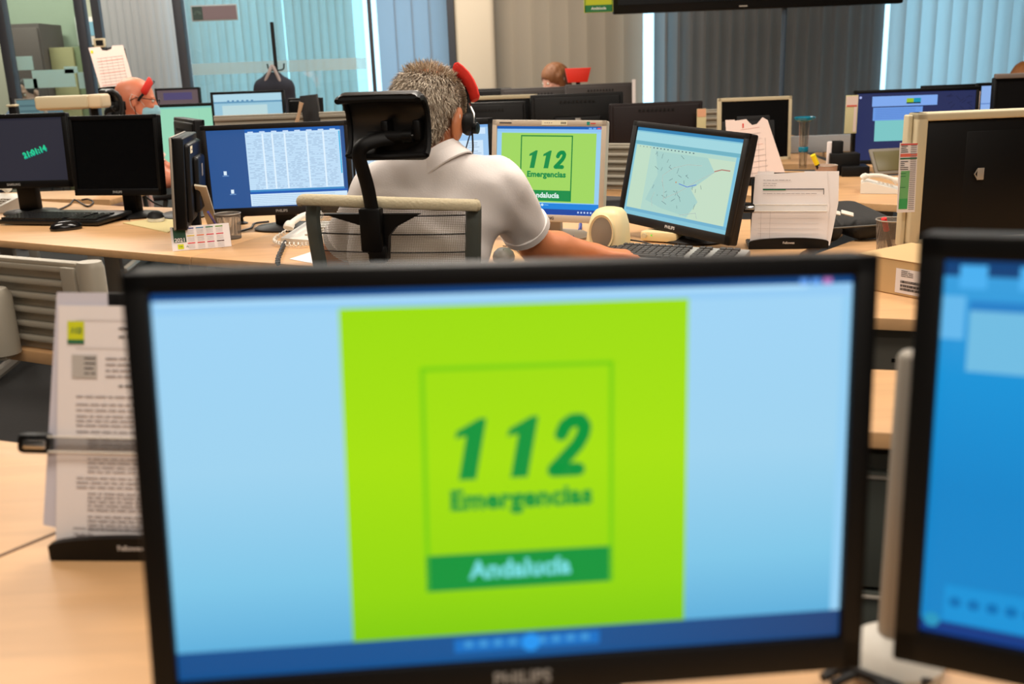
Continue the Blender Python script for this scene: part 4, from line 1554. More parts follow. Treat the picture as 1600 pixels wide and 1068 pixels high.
        if strands:
            q = MB()
            cnt = 0
            Rm = HM.to_3x3()
            while cnt < strands:
                th = rng.uniform(-PI, PI)
                zz = rng.uniform(-0.95, 1.0)
                rr = math.sqrt(1 - zz * zz)
                n = Vector((rr * math.cos(th), rr * math.sin(th), zz))
                p = Vector((n.x * 0.081, -0.014 + n.y * 0.100, 0.030 + n.z * 0.089))
                if zz < -0.25:
                    # nape: follow the lower lobe
                    zz = rng.uniform(-0.95, 0.6)
                    rr = math.sqrt(1 - zz * zz)
                    n = Vector((rr * math.cos(th), rr * math.sin(th), zz))
                    p = Vector((n.x * 0.068, -0.044 + n.y * 0.066, -0.018 + n.z * 0.068))
                    if n.y > -0.05:
                        continue
                # hairline tests
                if p.y > 0.058:
                    continue
                if (p.y * 0.55 - (p.z + 0.012) * 0.8) - 0.02 * 0.55 > 0.0 and p.y > -0.035:
                    continue
                if abs(p.x) > 0.05 and abs(p.z + 0.012) < 0.045 and abs(p.y) < 0.03:
                    continue
                if p.z < -0.078:
                    continue
                dn = (Vector(n) * 1.0)
                comb = Vector((0.25 * n.x, -0.35, -0.75 if zz < 0.75 else -0.1))
                comb = comb - dn * comb.dot(dn)
                cr_ = 1.0
                if crown and (p - Vector(crown)).length < 0.055:
                    if rng.random() < 0.68:
                        continue
                    cr_ = 1.1
                    comb = (p - Vector(crown)) * 6 + Vector((0, -0.1, 0))
                d = (dn * 0.42 * cr_ + comb * 0.9 + Vector(rng.normal(0, 0.22, 3))).normalized()
                ln = hlen * rng.uniform(0.6, 1.25)
                b_ = d.cross(dn)
                if b_.length < 1e-4:
                    continue
                b_ = b_.normalized() * 0.0008
                m1 = p + d * ln * 0.55 - dn * 0.0
                e1 = p + d * ln - dn * ln * 0.18
                vs = [HM @ (p - b_ - dn * 0.003), HM @ (p + b_ - dn * 0.003), HM @ (m1 + b_), HM @ (m1 - b_), HM @ e1]
                q.raw(vs, [(0, 1, 2, 3), (3, 2, 4)], hm[1], True)
                cnt += 1
            q.build('hair_strands', hobj, smooth_angle=False)
    if mask:
        Q = SDF(hp(0, 0.07, -0.05) - 0.13, hp(0, 0.07, -0.05) + 0.13, 0.005)
        Q.ell(hp(0, 0.043, -0.060), (0.066, 0.072, 0.064), 0.01, M=HR)
        Q.ell(hp(0, 0.095, -0.045), (0.03, 0.026, 0.035), 0.02, M=HR)
        Q.clip(hp(0, 0.03, 0), tuple(HM.to_3x3() @ Vector((0, -1, 0))))
        Q.clip(hp(0, 0.1, -0.012), tuple(HM.to_3x3() @ Vector((0, -0.1, 1))))
        mb = MB()
        Q.mesh(mb, mask)
        mk = mb.build('face_mask', root, smooth_angle=False)
        for s_ in (-1, 1):
            q = MB(HM)
            q.tube([(s_ * 0.058, 0.045, -0.025), (s_ * 0.082, 0.005, 0.02), (s_ * 0.090, -0.022, 0.028), (s_ * 0.098, -0.030, 0.0), (s_ * 0.090, -0.022, -0.03), (s_ * 0.075, 0.0, -0.06), (s_ * 0.050, 0.04, -0.085)], 0.0014, WHT, 6)
            q.build('ear_loop', mk)
    root['_hm'] = 0
    del root['_hm']
    return root, HM, v


def spline(pts, n=8):
    """Catmull-Rom through points"""
    P = [Vector(p) for p in pts]
    P = [P[0] * 2 - P[1]] + P + [P[-1] * 2 - P[-2]]
    out = []
    for i in range(1, len(P) - 2):
        for k in range(n):
            t = k / n
            a, b, c, d = P[i - 1], P[i], P[i + 1], P[i + 2]
            out.append(0.5 * ((2 * b) + (c - a) * t + (2 * a - 5 * b + 4 * c - d) * t * t + (3 * b - a - 3 * c + d) * t ** 3))
    out.append(P[-2])
    return out


NET = mixed('chair_netting', 'mesh', (176, 164, 146), 0.02, 0.0082)
ROLL_M = mat('cream_netting_roll', (198, 184, 152), 0.8, bump=0.9, bscale=160)


# ------------------------------------------------------------------ chairs
def make_chair(label, loc, yaw):
    t = thing('office_chair', label, 'chair', loc, yaw, 'high backed office chairs with headrests')
    # seat
    m = MB()
    bm = bmesh.new()
    bmesh.ops.create_cube(bm, size=1)
    bmesh.ops.subdivide_edges(bm, edges=bm.edges[:], cuts=6, use_grid_fill=True)
    for v in bm.verts:
        x, y, z = v.co * 2
        r = max(abs(x), abs(y))
        l = math.hypot(x, y)
        f = (r / l if l > 1e-6 else 1)
        sq = 0.55 * f + 0.45
        v.co = Vector((x * 0.235 * sq, 0.04 + y * 0.225 * sq, 0.405 + z * 0.022 + 0.012 * (1 - abs(z)) * 0 - (0.03 * max(0, y - 0.6) ** 1.2 if y > 0.6 else 0)))
    m.bm(bm, BLKM, True)
    m.build('seat', t)
    # uprights of the back frame
    zt_ = 0.985
    for s in (-1, 1):
        m = MB()
        pts = spline([(s * 0.155, -0.13, 0.42), (s * 0.172, -0.17, 0.62), (s * 0.187, -0.185, 0.80), (s * 0.196, -0.19, 0.93), (s * 0.196, -0.182, zt_ - 0.01)], 5)
        m.tube(pts, [0.022] * len(pts), GRN, 8, flat=(0.85, 0.55))
        m.build('back_upright', t)
    m = MB()
    rows = 10
    vs, fs = [], []
    nx = 12
    for j in range(rows + 1):
        q = j / rows
        z = 0.50 + (zt_ - 0.50) * q
        hw = 0.165 + 0.03 * q
        y0 = -0.15 - 0.04 * q
        for i in range(nx + 1):
            x = -1 + 2 * i / nx
            vs.append((x * hw, y0 - 0.022 * (1 - x * x) + 0.012, z))
    for j in range(rows):
        for i in range(nx):
            a = j * (nx + 1) + i
            fs.append((a, a + 1, a + nx + 2, a + nx + 1))
    m.raw(vs, fs, NET, True)
    m.build('net_back', t)
    m = MB()
    pts = spline([(-0.218, -0.20, zt_ + 0.004), (-0.19, -0.212, zt_ + 0.010), (0, -0.222, zt_ + 0.004), (0.19, -0.208, zt_ - 0.004), (0.205, -0.196, zt_ - 0.006)], 6)
    m.tube(pts, [0.010, 0.014] + [0.015] * (len(pts) - 4) + [0.013, 0.009], ROLL_M, 12, flat=(1, 0.72))
    m.build('top_roll', t)
    for k in range(6):
        z = 0.955 - k * 0.043
        q = (z - 0.5) / (zt_ - 0.5)
        hw = 0.165 + 0.03 * q
        y0 = -0.15 - 0.04 * q
        m = MB()
        m.tube([(x * hw, y0 - 0.022 * (1 - x * x) + 0.006, z) for x in np.linspace(-1, 1, 9)], 0.0016, BLKM, 6)
        m.build('back_wire', t)
    m = MB()
    m.tube([(-0.15, -0.13, 0.44), (0, -0.10, 0.40), (0.15, -0.13, 0.44)], 0.02, GRN, 8)
    m.build('lower_yoke', t)
    # wing bracket and stalk clamp
    m = MB()
    L = Matrix.Translation((0, -0.235, 0)) @ Matrix.Rotation(PI / 2, 4, 'X')
    zc = zt_ - 0.018
    m.prism([(-0.145, zc), (-0.048, zc - 0.028), (-0.044, zc - 0.085), (-0.032, zc - 0.105), (0.006, zc - 0.105), (0.012, zc - 0.05), (0.03, zc - 0.03), (0.09, zc), ], -0.006, 0.012, BLK, L, bev=0.0)
    m.build('stalk_bracket', t)
    m = MB()
    m.box((-0.024, -0.252, zc - 0.035), (0.052, 0.03, 0.10), BLK, 0.006)
    m.box((-0.014, -0.250, zc - 0.09), (0.042, 0.026, 0.04), BLK, 0.006)
    m.build('stalk_clamp', t)
    m = MB()
    pts = spline([(-0.016, -0.25, zc - 0.06), (-0.024, -0.256, zt_ + 0.03), (-0.032, -0.264, zt_ + 0.085), (-0.036, -0.268, zt_ + 0.115), (-0.024, -0.266, zt_ + 0.136), (0.006, -0.252, zt_ + 0.147), (0.034, -0.235, zt_ + 0.150)], 6)
    m.tube(pts, [0.0175] * len(pts), BLK, 12, flat=(0.95, 0.42))
    m.build('stalk', t)
    # headrest shell: C-profile swept sideways
    prof = [(-0.046, 0.064), (-0.038, 0.069), (-0.018, 0.068), (-0.002, 0.058), (0.010, 0.038), (0.015, 0.008), (0.013, -0.024), (0.004, -0.050), (-0.010, -0.063)]
    hz = zt_ + 0.170
    hx = 0.020
    m = MB()
    vs, fs = [], []
    th = 0.011
    pts2 = []
    for i, (y, z) in enumerate(prof):
        a = prof[max(0, i - 1)]
        b = prof[min(len(prof) - 1, i + 1)]
        d = Vector((b[0] - a[0], b[1] - a[1])).normalized()
        n = Vector((-d.y, d.x))
        pts2.append(((y, z), (y + n.x * th, z + n.y * th)))
    ring = [p[0] for p in pts2] + [p[1] for p in reversed(pts2)]
    W = 0.092
    stations = [(-W, 0.90), (-W + 0.006, 0.97), (-W + 0.014, 1.0), (0, 1.0), (W - 0.014, 1.0), (W - 0.006, 0.97), (W, 0.90)]
    for x, s in stations:
        for y, z in ring:
            vs.append((hx + x, -0.215 + y - 0.06 * (x / W) ** 2 * 0.25, hz + z * s))
    n = len(ring)
    for i in range(len(stations) - 1):
        for k in range(n):
            fs.append((i * n + k, i * n + (k + 1) % n, (i + 1) * n + (k + 1) % n, (i + 1) * n + k))
    fs += [list(range(n))[::-1], list(range((len(stations) - 1) * n, len(stations) * n))]
    m.raw(vs, fs, mat('headrest_plastic', (30, 28, 27), 0.36, spec=0.6), True)
    hr = m.build('headrest', t)
    m = MB()
    for s in (-1, 1):
        m.tube([(hx + s * W, -0.215 + y - 0.015 - 0.004, hz + z * 0.94) for y, z in prof], 0.007, BLKM, 8)
    m.tube([(hx - W, -0.215 + prof[-1][0] - 0.015, hz + prof[-1][1] * 0.94), (hx, -0.215 + prof[-1][0] - 0.004, hz + prof[-1][1]), (hx + W, -0.215 + prof[-1][0] - 0.015, hz + prof[-1][1] * 0.94)], 0.007, BLKM, 8)
    m.tube([(hx - W, -0.215 + prof[0][0] - 0.012, hz + prof[0][1] * 0.98), (hx, -0.215 + prof[0][0] - 0.002, hz + prof[0][1]), (hx + W, -0.215 + prof[0][0] - 0.012, hz + prof[0][1] * 0.98)], 0.008, BLKM, 8)
    m.build('rim', hr, 'matte rubber rim')
    m = MB()
    zp = hz - 0.018
    m.tube([(hx - 0.042, -0.238, zp), (hx + 0.060, -0.238, zp)], 0.012, BLKM, 14)
    m.tube([(hx + 0.040, -0.238, zp), (hx + 0.062, -0.238, zp)], 0.015, BLK, 14)
    m.tube([(hx + 0.062, -0.238, zp), (hx + 0.0635, -0.238, zp)], 0.006, CHR, 12)
    for x in (-0.024, 0.050):
        m.box((hx + x + 0.02, -0.215, zp + 0.012), (0.018, 0.05, 0.045), BLK, 0.005)
    m.box((hx + 0.03, -0.205, zp - 0.018), (0.09, 0.02, 0.045), BLKM, 0.006)
    m.build('pivot', hr)
    # arms
    for s in (-1, 1):
        m = MB()
        m.tube(spline([(s * 0.20, 0.02, 0.41), (s * 0.27, 0.02, 0.44), (s * 0.275, 0.02, 0.56), (s * 0.27, 0.03, 0.615)], 5), 0.014, GRN, 8)
        a = m.build('armrest', t)
        m = MB()
        m.box((s * 0.27, 0.05, 0.63), (0.07, 0.22, 0.025), BLKM, 0.01)
        m.build('arm_pad', a)
    m = MB()
    m.tube([(0, 0, 0.10), (0, 0, 0.24)], 0.028, BLKM, 14)
    m.tube([(0, 0, 0.24), (0, 0, 0.385)], 0.018, CHR, 14)
    m.box((0, 0, 0.375), (0.16, 0.2, 0.03), BLKM, 0.008)
    m.build('gas_column', t)
    for k in range(5):
        a = R(72 * k + 20)
        m = MB()
        m.tube([(0.02 * math.cos(a), 0.02 * math.sin(a), 0.11), (0.28 * math.cos(a), 0.28 * math.sin(a), 0.08)], [0.026, 0.014], GRN, 8)
        lg = m.build('leg', t)
        m = MB()
        cx, cy = 0.28 * math.cos(a), 0.28 * math.sin(a)
        m.tube([(cx - 0.02 * math.sin(a), cy + 0.02 * math.cos(a), 0.03), (cx + 0.02 * math.sin(a), cy - 0.02 * math.cos(a), 0.03)], 0.029, BLK, 14)
        m.tube([(cx, cy, 0.05), (cx, cy, 0.085)], 0.008, BLK, 8)
        m.build('castor', lg)
    return t


CY = -14
cw = at(602, 318, 2.24)
off = Vector((0, -0.222, 0))
off.rotate(Euler((0, 0, R(CY))))
chair = make_chair('black and grey office chair with netted back and black headrest behind the grey haired man', (cw.x - off.x, cw.y - off.y, 0), CY)
chair_loc = chair.location.copy()

# ------------------------------------------------------------------ the man in the middle
grey0 = mat('grey_scalp_hair', (138, 114, 94), 0.8, bump=0.6, bscale=400)
HG = (grey0, hairmat('grizzled_hair', (118, 96, 76), (240, 224, 200)))
hd = at(669, 184, 2.50)
nbp = at(688, 256, 2.45)
shL, shR = at(592, 304, 2.45), at(783, 297, 2.47)
elR = at(838, 384, 2.60)
elR.z = max(elR.z, 0.785)
wrR = onz(930, 396, 0.772)
haR = onz(985, 398, 0.765)
J = dict(pelvis=(-0.235, 2.42, 0.535), chest=(-0.225, 2.44, 0.84), neck=tuple(nbp), head=tuple(hd), shoL=tuple(shL), shoR=tuple(shR),
         elbR=tuple(elR), wriR=tuple(wrR), hanR=tuple(haR), elbL=(-0.47, 2.63, 0.79), wriL=(-0.36, 2.86, 0.772), hanL=(-0.32, 2.95, 0.765),
         hipL=(-0.32, 2.45, 0.51), hipR=(-0.14, 2.45, 0.51), kneL=(-0.36, 2.88, 0.53), kneR=(-0.06, 2.88, 0.53), ankL=(-0.36, 2.95, 0.09), ankR=(-0.06, 2.92, 0.09))
J['_rot'] = (-20, 14, 3)
man, HM, vv = build_person('person', 'person in white polo shirt with short grey hair and headset, seated with back to us', J, res=0.0065, hair=(HG, 'short'), strands=17000, mask=BLUE,
                           crown=(0.0, -0.035, 0.112), sleeve=0.70, ears=1.3, bulk=1.02, trousers=mat('navy_trousers', (36, 40, 52), 0.9), hlen=0.027)


HRP = mat('headrest_plastic', (30, 28, 27), 0.36, spec=0.6)


def headset(HM, base, label, redpad=True, cable=True, cups=(-1, 1)):
    t = thing('headset', label, 'headset', tuple(base + HM.translation))
    M0 = Matrix.Translation(-HM.translation) @ HM
    m = MB(M0)
    arc = [(0.101 * math.cos(a), 0.012, 0.022 + 0.108 * math.sin(a)) for a in np.linspace(R(-10), R(190), 24)]
    arc = [(x, y + 0.02 * max(0, math.sin(a)), z) for (x, y, z), a in zip(arc, np.linspace(R(-10), R(190), 24))]
    m.tube(arc, 0.004, BLK, 8, flat=(1, 1.6))
    m.build('headband', t)
    if redpad:
        for s in (1,):
            m = MB(M0)
            aa = [R(64), R(61), R(54), R(44), R(34), R(24), R(16), R(13)]
            pts = [(0.117 * math.cos(a), 0.016, 0.024 + 0.114 * math.sin(a)) for a in aa]
            rs = [0.010] + [0.0135] * (len(pts) - 2) + [0.010]
            m.tube(pts, rs, RED, 12, flat=(0.8, 1.7))
            m.build('red_pad', t, 'bright red foam pad')
    for s in cups:
        m = MB(M0)
        m.lathe([(0, -0.013), (0.028, -0.013), (0.034, -0.004), (0.034, 0.004), (0.024, 0.012), (0, 0.014)], BLKM, n=24, sx=0.8, sy=1.0,
                L=Matrix.Translation((s * 0.106, 0.010, -0.010)) @ Matrix.Rotation(s * PI / 2, 4, 'Y'))
        ec = m.build('ear_cup', t)
        m = MB(M0)
        m.lathe([(0, 0), (0.014, 0), (0.014, 0.012), (0, 0.014)], BLK, n=18, L=Matrix.Translation((s * 0.117, 0.014, -0.018)) @ Matrix.Rotation(s * PI / 2, 4, 'Y'))
        m.tube([(s * 0.100, 0.012, 0.040), (s * 0.116, 0.010, 0.015), (s * 0.120, 0.006, -0.014)], 0.003, CHR, 6)
        m.build('yoke', ec)
    m = MB(M0)
    m.tube(spline([(0.118, 0.008, -0.03), (0.108, 0.045, -0.075), (0.075, 0.09, -0.10), (0.045, 0.11, -0.095)], 5), 0.0024, BLK, 6)
    m.tube([(0.045, 0.11, -0.095), (0.035, 0.113, -0.092)], 0.006, BLKM, 8)
    m.build('microphone_boom', t)
    if cable:
        m = MB(M0)
        m.tube(spline([(0.119, -0.004, -0.03), (0.116, -0.010, -0.055), (0.108, -0.004, -0.085), (0.098, 0.02, -0.115), (0.085, 0.06, -0.19), (0.07, 0.11, -0.30)], 6), 0.0018, mat('navy_cable', (24, 34, 66), 0.5), 6)
        m.build('cable', t)
    return t


headset(HM, man.location, 'black headset with red foam pad worn by the grey haired man')

# ------------------------------------------------------------------ other people
def seated(name, label, head, yaw, rot=(0, 8, 0), **k):
    """a generic seated pose; head = world head centre"""
    f = Matrix.Rotation(R(yaw), 3, 'Z')
    h = Vector(head)
    scale_z = h.z / 1.17

    def P(x, y, z):
        q = f @ Vector((x, y, 0))
        return (h.x + q.x, h.y + q.y, z * scale_z)
    J = dict(pelvis=P(0, -0.12, 0.52), chest=P(0, -0.09, 0.82), neck=P(0, -0.05, 1.035), head=tuple(h), shoL=P(-0.185, -0.06, 0.985), shoR=P(0.185, -0.06, 0.985),
             elbL=P(-0.22, 0.10, 0.77), elbR=P(0.22, 0.10, 0.77), wriL=P(-0.15, 0.33, 0.79), wriR=P(0.15, 0.33, 0.79), hipL=P(-0.09, -0.08, 0.5), hipR=P(0.09, -0.08, 0.5),
             kneL=P(-0.11, 0.34, 0.52), kneR=P(0.11, 0.34, 0.52), ankL=P(-0.11, 0.36, 0.09), ankR=P(0.11, 0.36, 0.09))
    J['_rot'] = (yaw + rot[0], rot[1], rot[2])
    return build_person(name, label, J, **k)


hb = at(213, 156, 5.35)
TRO = mat('navy_trousers', (36, 40, 52), 0.9)
bman, HB, vb = seated('person', 'bald person in a pale shirt with glasses, face mask and headset, facing right', (hb.x, hb.y, hb.z), -72, rot=(0, 10, 0), res=0.011, skin=SKINR, mask=BLUE, trousers=TRO, bald=True,
                      shirt=mat('pale_pink_shirt', (222, 190, 176), 0.9))
headset(HB @ Matrix.Rotation(R(-24), 4, 'X'), bman.location, 'headset with a small red pad on the bald person', cable=False, cups=(-1,))
t = thing('glasses', 'thin dark framed glasses on the bald person', 'glasses', tuple(bman.location + HB.translation))
M0 = Matrix.Translation(-HB.translation) @ HB
for s in (-1, 1):
    m = MB(M0)
    m.tube([(s * 0.032 + 0.023 * math.cos(a), 0.115, 0.006 + 0.017 * math.sin(a)) for a in np.linspace(0, 2 * PI, 20)], 0.0016, BLK, 6)
    m.build('lens_frame', t)
    m = MB(M0)
    m.tube([(s * 0.055, 0.113, 0.012), (s * 0.085, 0.06, 0.014), (s * 0.092, 0.0, 0.014), (s * 0.094, -0.03, -0.006)], 0.0018, BLK, 6)
    m.build('temple_arm', t)
c2 = copy_tree(chair)
bl = Vector((bman.location.x, bman.location.y, 0))
c2.location = bl + Vector((0.24, 0.02, 0))
c2.rotation_euler = (0, 0, R(-58))
c2['label'] = 'black headrest office chair of the bald person, partly behind the cream task light'

hw = at(866, 125, 7.75)
AUB = (mat('auburn_hair', (122, 78, 44), 0.6, bump=0.6, bscale=200, vary=0.25, vscale=80), None)
seated('person', 'person with auburn hair and a white face mask bent over the far desk', (hw.x, hw.y, hw.z), 120, rot=(0, 22, 0), res=0.012, skin=SKINP, mask=WHT, hair=(AUB, 'long'), trousers=TRO, shirt=mat('wine_shirt', (110, 60, 64), 0.9))
hw = at(1602, 128, 6.4)
seated('person', 'person whose golden brown hair just shows above the dark monitor at the right edge', (hw.x, hw.y, hw.z), 165, rot=(0, 10, 0), res=0.012, skin=SKINP, mask=WHT,
       hair=((mat('golden_brown_hair', (150, 92, 40), 0.5, bump=0.8, bscale=150, vary=0.35, vscale=60), None), 'long'), trousers=TRO, shirt=mat('wine_shirt', (110, 60, 64), 0.9))
hw = at(42, 146, 8.3)
seated('person', 'dark haired person behind the glass of the small office', (hw.x, hw.y, hw.z), 170, rot=(0, 12, 0), res=0.012, skin=SKINP, hair=((mat('dark_brown_hair', (52, 38, 34), 0.7), None), 'short'), trousers=TRO,
       shirt=mat('blue_grey_shirt', (90, 110, 130), 0.9))

# red tapered panel beside the far woman
a, b = at(882, 107, 7.3), at(922, 107, 7.3)
t = MB()
hgt = at(900, 107, 7.3).z - at(900, 129, 7.3).z
L = Matrix.Translation((a.x, 7.25, a.z - hgt)) @ Matrix.Rotation(PI / 2, 4, 'X')
w_ = b.x - a.x
t.prism([(0.02, 0), (w_ * 0.86, 0), (w_, hgt), (-0.0, hgt)], -0.03, 0.03, mat('signal_red_plastic', (226, 46, 26), 0.5), L, bev=0.004)
t.box((a.x + w_ / 2, 7.25, (a.z - hgt + 0.74) / 2), (0.03, 0.02, a.z - hgt - 0.74), BLKM)
t.box((a.x + w_ / 2, 7.22, 0.748), (0.14, 0.12, 0.016), BLKM, 0.004)
tag(t.build('red_holder'), 'bright red tapered holder beside the person with auburn hair', 'holder')
# ------------------------------------------------------------------ desk things
def zat(u, v, y):
    return at(u, v, y).z


def cord(name, label, pts, r, m, cat='cable', group=None):
    q = MB()
    q.tube(spline(pts, 7), r, m, 8)
    return tag(q.build(name), label, cat, group)


def keyboard(label, loc, yaw, w=0.45, d=0.155, body=mat('satin_black', (16, 16, 16), 0.35, spec=0.5), keys=mat('keycap_black', (24, 24, 25), 0.3, spec=0.6), tilt=4, kc=None):
    t = thing('keyboard', label, 'keyboard', loc, yaw, 'keyboards')
    M = Matrix.Rotation(R(tilt), 4, 'X')
    m = MB(Matrix.Translation((0, 0, 0.004)) @ M)
    m.box((0, d / 2, 0.009), (w, d, 0.018), body, 0.005)
    m.build('case', t)
    m = MB(Matrix.Translation((0, 0, 0.004)) @ M)
    for j in range(6):
        y = 0.017 + j * 0.0205 + (0.006 if j == 5 else 0)
        x = -w / 2 + 0.018
        while x < w / 2 - 0.02:
            kw = 0.0165
            if j == 0 and -0.11 < x < -0.09:
                kw = 0.10
            if not (abs(x - w * 0.165) < 0.006 or abs(x - w * 0.30) < 0.006):
                m.box((x + kw / 2 - 0.008, y, 0.021), (kw, 0.0165, 0.008), keys, 0.0018)
            x += kw + 0.0025
    m.build('keys', t)
    return t


def mouse(label, loc, yaw, body=BLK, top=None):
    t = thing('computer_mouse', label, 'mouse', loc, yaw, 'computer mice')
    m = MB()
    vs = []
    prof = [(0.0, 0.0), (1.0, 0.0), (1.04, 0.3), (0.92, 0.62), (0.6, 0.9), (0.25, 1.0), (0, 1.0)]
    m.lathe([(a * 0.031, b * 0.034) for a, b in prof], body if body != BLK else mat('gloss_black', (14, 14, 15), 0.18, spec=0.6), n=24, sx=1.0, sy=1.8)
    m.build('shell', t)
    m = MB()
    m.tube([(0, -0.018, 0.030), (0, -0.032, 0.026)], 0.004, BLKM if body != BLKM else CHR, 8)
    m.build('wheel', t)
    if top:
        m = MB()
        m.lathe([(0.012, 0.0315), (0.024, 0.024), (0.03, 0.014), (0.0325, 0.014), (0.026, 0.027), (0.012, 0.0355)], top, n=24, sy=1.8)
        m.build('top_cover', t)
    return t


def phone(label, loc, yaw, group='white desk telephones'):
    t = thing('desk_phone', label, 'telephone', loc, yaw, group)
    m = MB()
    L = Matrix.Rotation(PI / 2, 4, 'Z') @ Matrix.Rotation(PI / 2, 4, 'X')
    # wedge body: profile in (depth, height)
    m.prism([(-0.10, 0), (0.10, 0), (0.10, 0.055), (0.07, 0.065), (-0.10, 0.02)], -0.085, 0.085, WHT, L, bev=0.0)
    m.build('base', t)
    m = MB()
    for i in range(3):
        for j in range(4):
            m.box((0.015 + i * 0.02, -0.06 + j * 0.022, 0.031 + j * 0.0055), (0.014, 0.014, 0.008), CRM2, 0.002)
    m.build('keypad', t)
    m = MB()
    pts = spline([(-0.05, -0.09, 0.058), (-0.052, -0.075, 0.072), (-0.05, 0, 0.094), (-0.05, 0.075, 0.092), (-0.05, 0.095, 0.078)], 6)
    n = len(pts)
    m.tube(pts, [0.022 if (i < 7 or i > n - 8) else 0.014 for i in range(n)], WHT, 12, flat=(1, 0.8))
    m.build('handset', t)
    m = MB()
    cp = [(-0.05, -0.10, 0.05), (-0.09, -0.13, 0.02), (-0.03, -0.16, 0.012), (0.06, -0.15, 0.012), (0.10, -0.10, 0.014)]
    sp = spline(cp, 24)
    hel = []
    for i, p in enumerate(sp):
        hel.append(p + Vector((0, 0.007 * math.cos(i * 1.3), 0.007 * math.sin(i * 1.3))))
    m.tube(hel, 0.003, WHT, 6)
    m.build('coiled_cord', t)
    return t


# left wing
kL, kR_, kB = onz(2, 352), onz(158, 354), onz(185, 336)
ya = math.degrees(math.atan2((kR_ - kL).y, (kR_ - kL).x))
kc_ = (kL + kR_) / 2
keyboard('long black keyboard on the left desk wing', (kc_.x - 0.01, kc_.y, 0.741), ya, w=(kR_ - kL).length, d=0.21, tilt=3)
p = onz(104, 359)
mouse('small black mouse in front of the black keyboard', (p.x, p.y, 0.741), -60)
a, b, c = onz(192, 349), onz(262, 364), onz(290, 350)
cen = (a + c) / 2
t = MB()
t.prism([(a.x, a.y), (b.x, b.y), (c.x, c.y), (a.x + 0.22, a.y + 0.20)], 0.7405, 0.7435, mat('pale_yellow_pad', (222, 206, 150), 0.8))
tag(t.build('mouse_mat'), 'pale yellow mat under the white and black mouse', 'mouse mat')
p = onz(244, 346)
mouse('white mouse with a black front on the pale yellow mat', (p.x, p.y, 0.7445), 25, WHT, BLKM)
# desk calendar
a, b = onz(270, 393), onz(362, 385)
d = b - a
t = thing('desk_calendar', 'white folded desk calendar marked 2021 at the edge of the left desk', 'calendar', tuple((a + b) / 2), math.degrees(math.atan2(d.y, d.x)))
t.location.z = 0.741
w_ = d.length
hh = 0.078
tl = R(20)
m = MB()
m.M = Matrix.Rotation(-tl, 4, 'X')
m.box((0, 0, hh / 2), (w_, 0.0012, hh), PAP)
m.build('front_sheet', t)
m = MB(Matrix.Translation((0, 2 * hh * math.sin(tl), 0)) @ Matrix.Rotation(tl, 4, 'X'))
m.box((0, 0, hh / 2), (w_, 0.0012, hh), PAP)
m.build('back_sheet', t)
m = MB(Matrix.Rotation(-tl, 4, 'X'))
m.box((-w_ * 0.355, -0.001, hh * 0.66), (w_ * 0.21, 0.0008, hh * 0.64), mat('deep_green_print', (34, 78, 58), 0.7))
m.box((-w_ * 0.355, -0.001, hh * 0.16), (w_ * 0.10, 0.0008, hh * 0.2), YINK)
m.tube([(-w_ * 0.26, -0.001, hh * 0.12), (-w_ * 0.245, -0.001, hh * 0.19), (-w_ * 0.23, -0.001, hh * 0.12)], 0.0007, GINK, 4)
LT = Matrix.Translation((-w_ * 0.355, -0.0016, hh * 0.43)) @ Matrix.Rotation(PI / 2, 4, 'X')
m.text('2021', 0.017, PAP, LT, bold=0.0005)
LT = Matrix.Translation((-w_ * 0.355, -0.0016, hh * 0.16)) @ Matrix.Rotation(PI / 2, 4, 'X')
m.text('112', 0.007, GINK, LT, bold=0.0002)
mc = [(60, 70, 150), (70, 130, 170), (40, 130, 90), (110, 160, 60), (220, 190, 60), (224, 120, 70), (206, 40, 60), (206, 40, 60), (222, 60, 60), (214, 60, 50), (190, 40, 90), (90, 60, 60)]
for j in range(3):
    for i in range(4):
        x = -w_ * 0.17 + i * w_ * 0.165
        z = hh * (0.90 - j * 0.31)
        m.box((x, -0.001, z), (w_ * 0.125, 0.0008, 0.0032), mat('month_ink_%d' % (j * 4 + i), mc[j * 4 + i], 0.8))
        for r_ in range(4):
            m.box((x, -0.001, z - 0.006 - r_ * 0.0038), (w_ * 0.115, 0.0006, 0.0008), mat('faint_ink', (196, 190, 190), 0.8))
m.build('printed_months', t)

# netted pen cup with pen and leaning cream strip
WIRE = mixed('wire_net', 'mesh', (126, 116, 106), 0.05, 0.0045)


def pencup(label, loc, r=0.042, h=0.10, material=WIRE, taper=0.88, name='pen_cup'):
    t = thing(name, label, 'pen holder', loc, 0, 'netted pen cups')
    m = MB()
    m.lathe([(r * taper, 0.002), (r * (1 + taper) / 2, h / 2), (r, h)], material, n=28)
    m.build('wall', t)
    m = MB()
    m.lathe([(0, 0), (r * taper, 0), (r * taper + 0.001, 0.003), (0, 0.003)], DGR, n=28)
    m.build('bottom', t)
    m = MB()
    m.tube([(r * math.cos(a), r * math.sin(a), h) for a in np.linspace(0, 2 * PI, 25)], 0.002, SIL, 6, caps=False)
    m.build('rim', t)
    return t


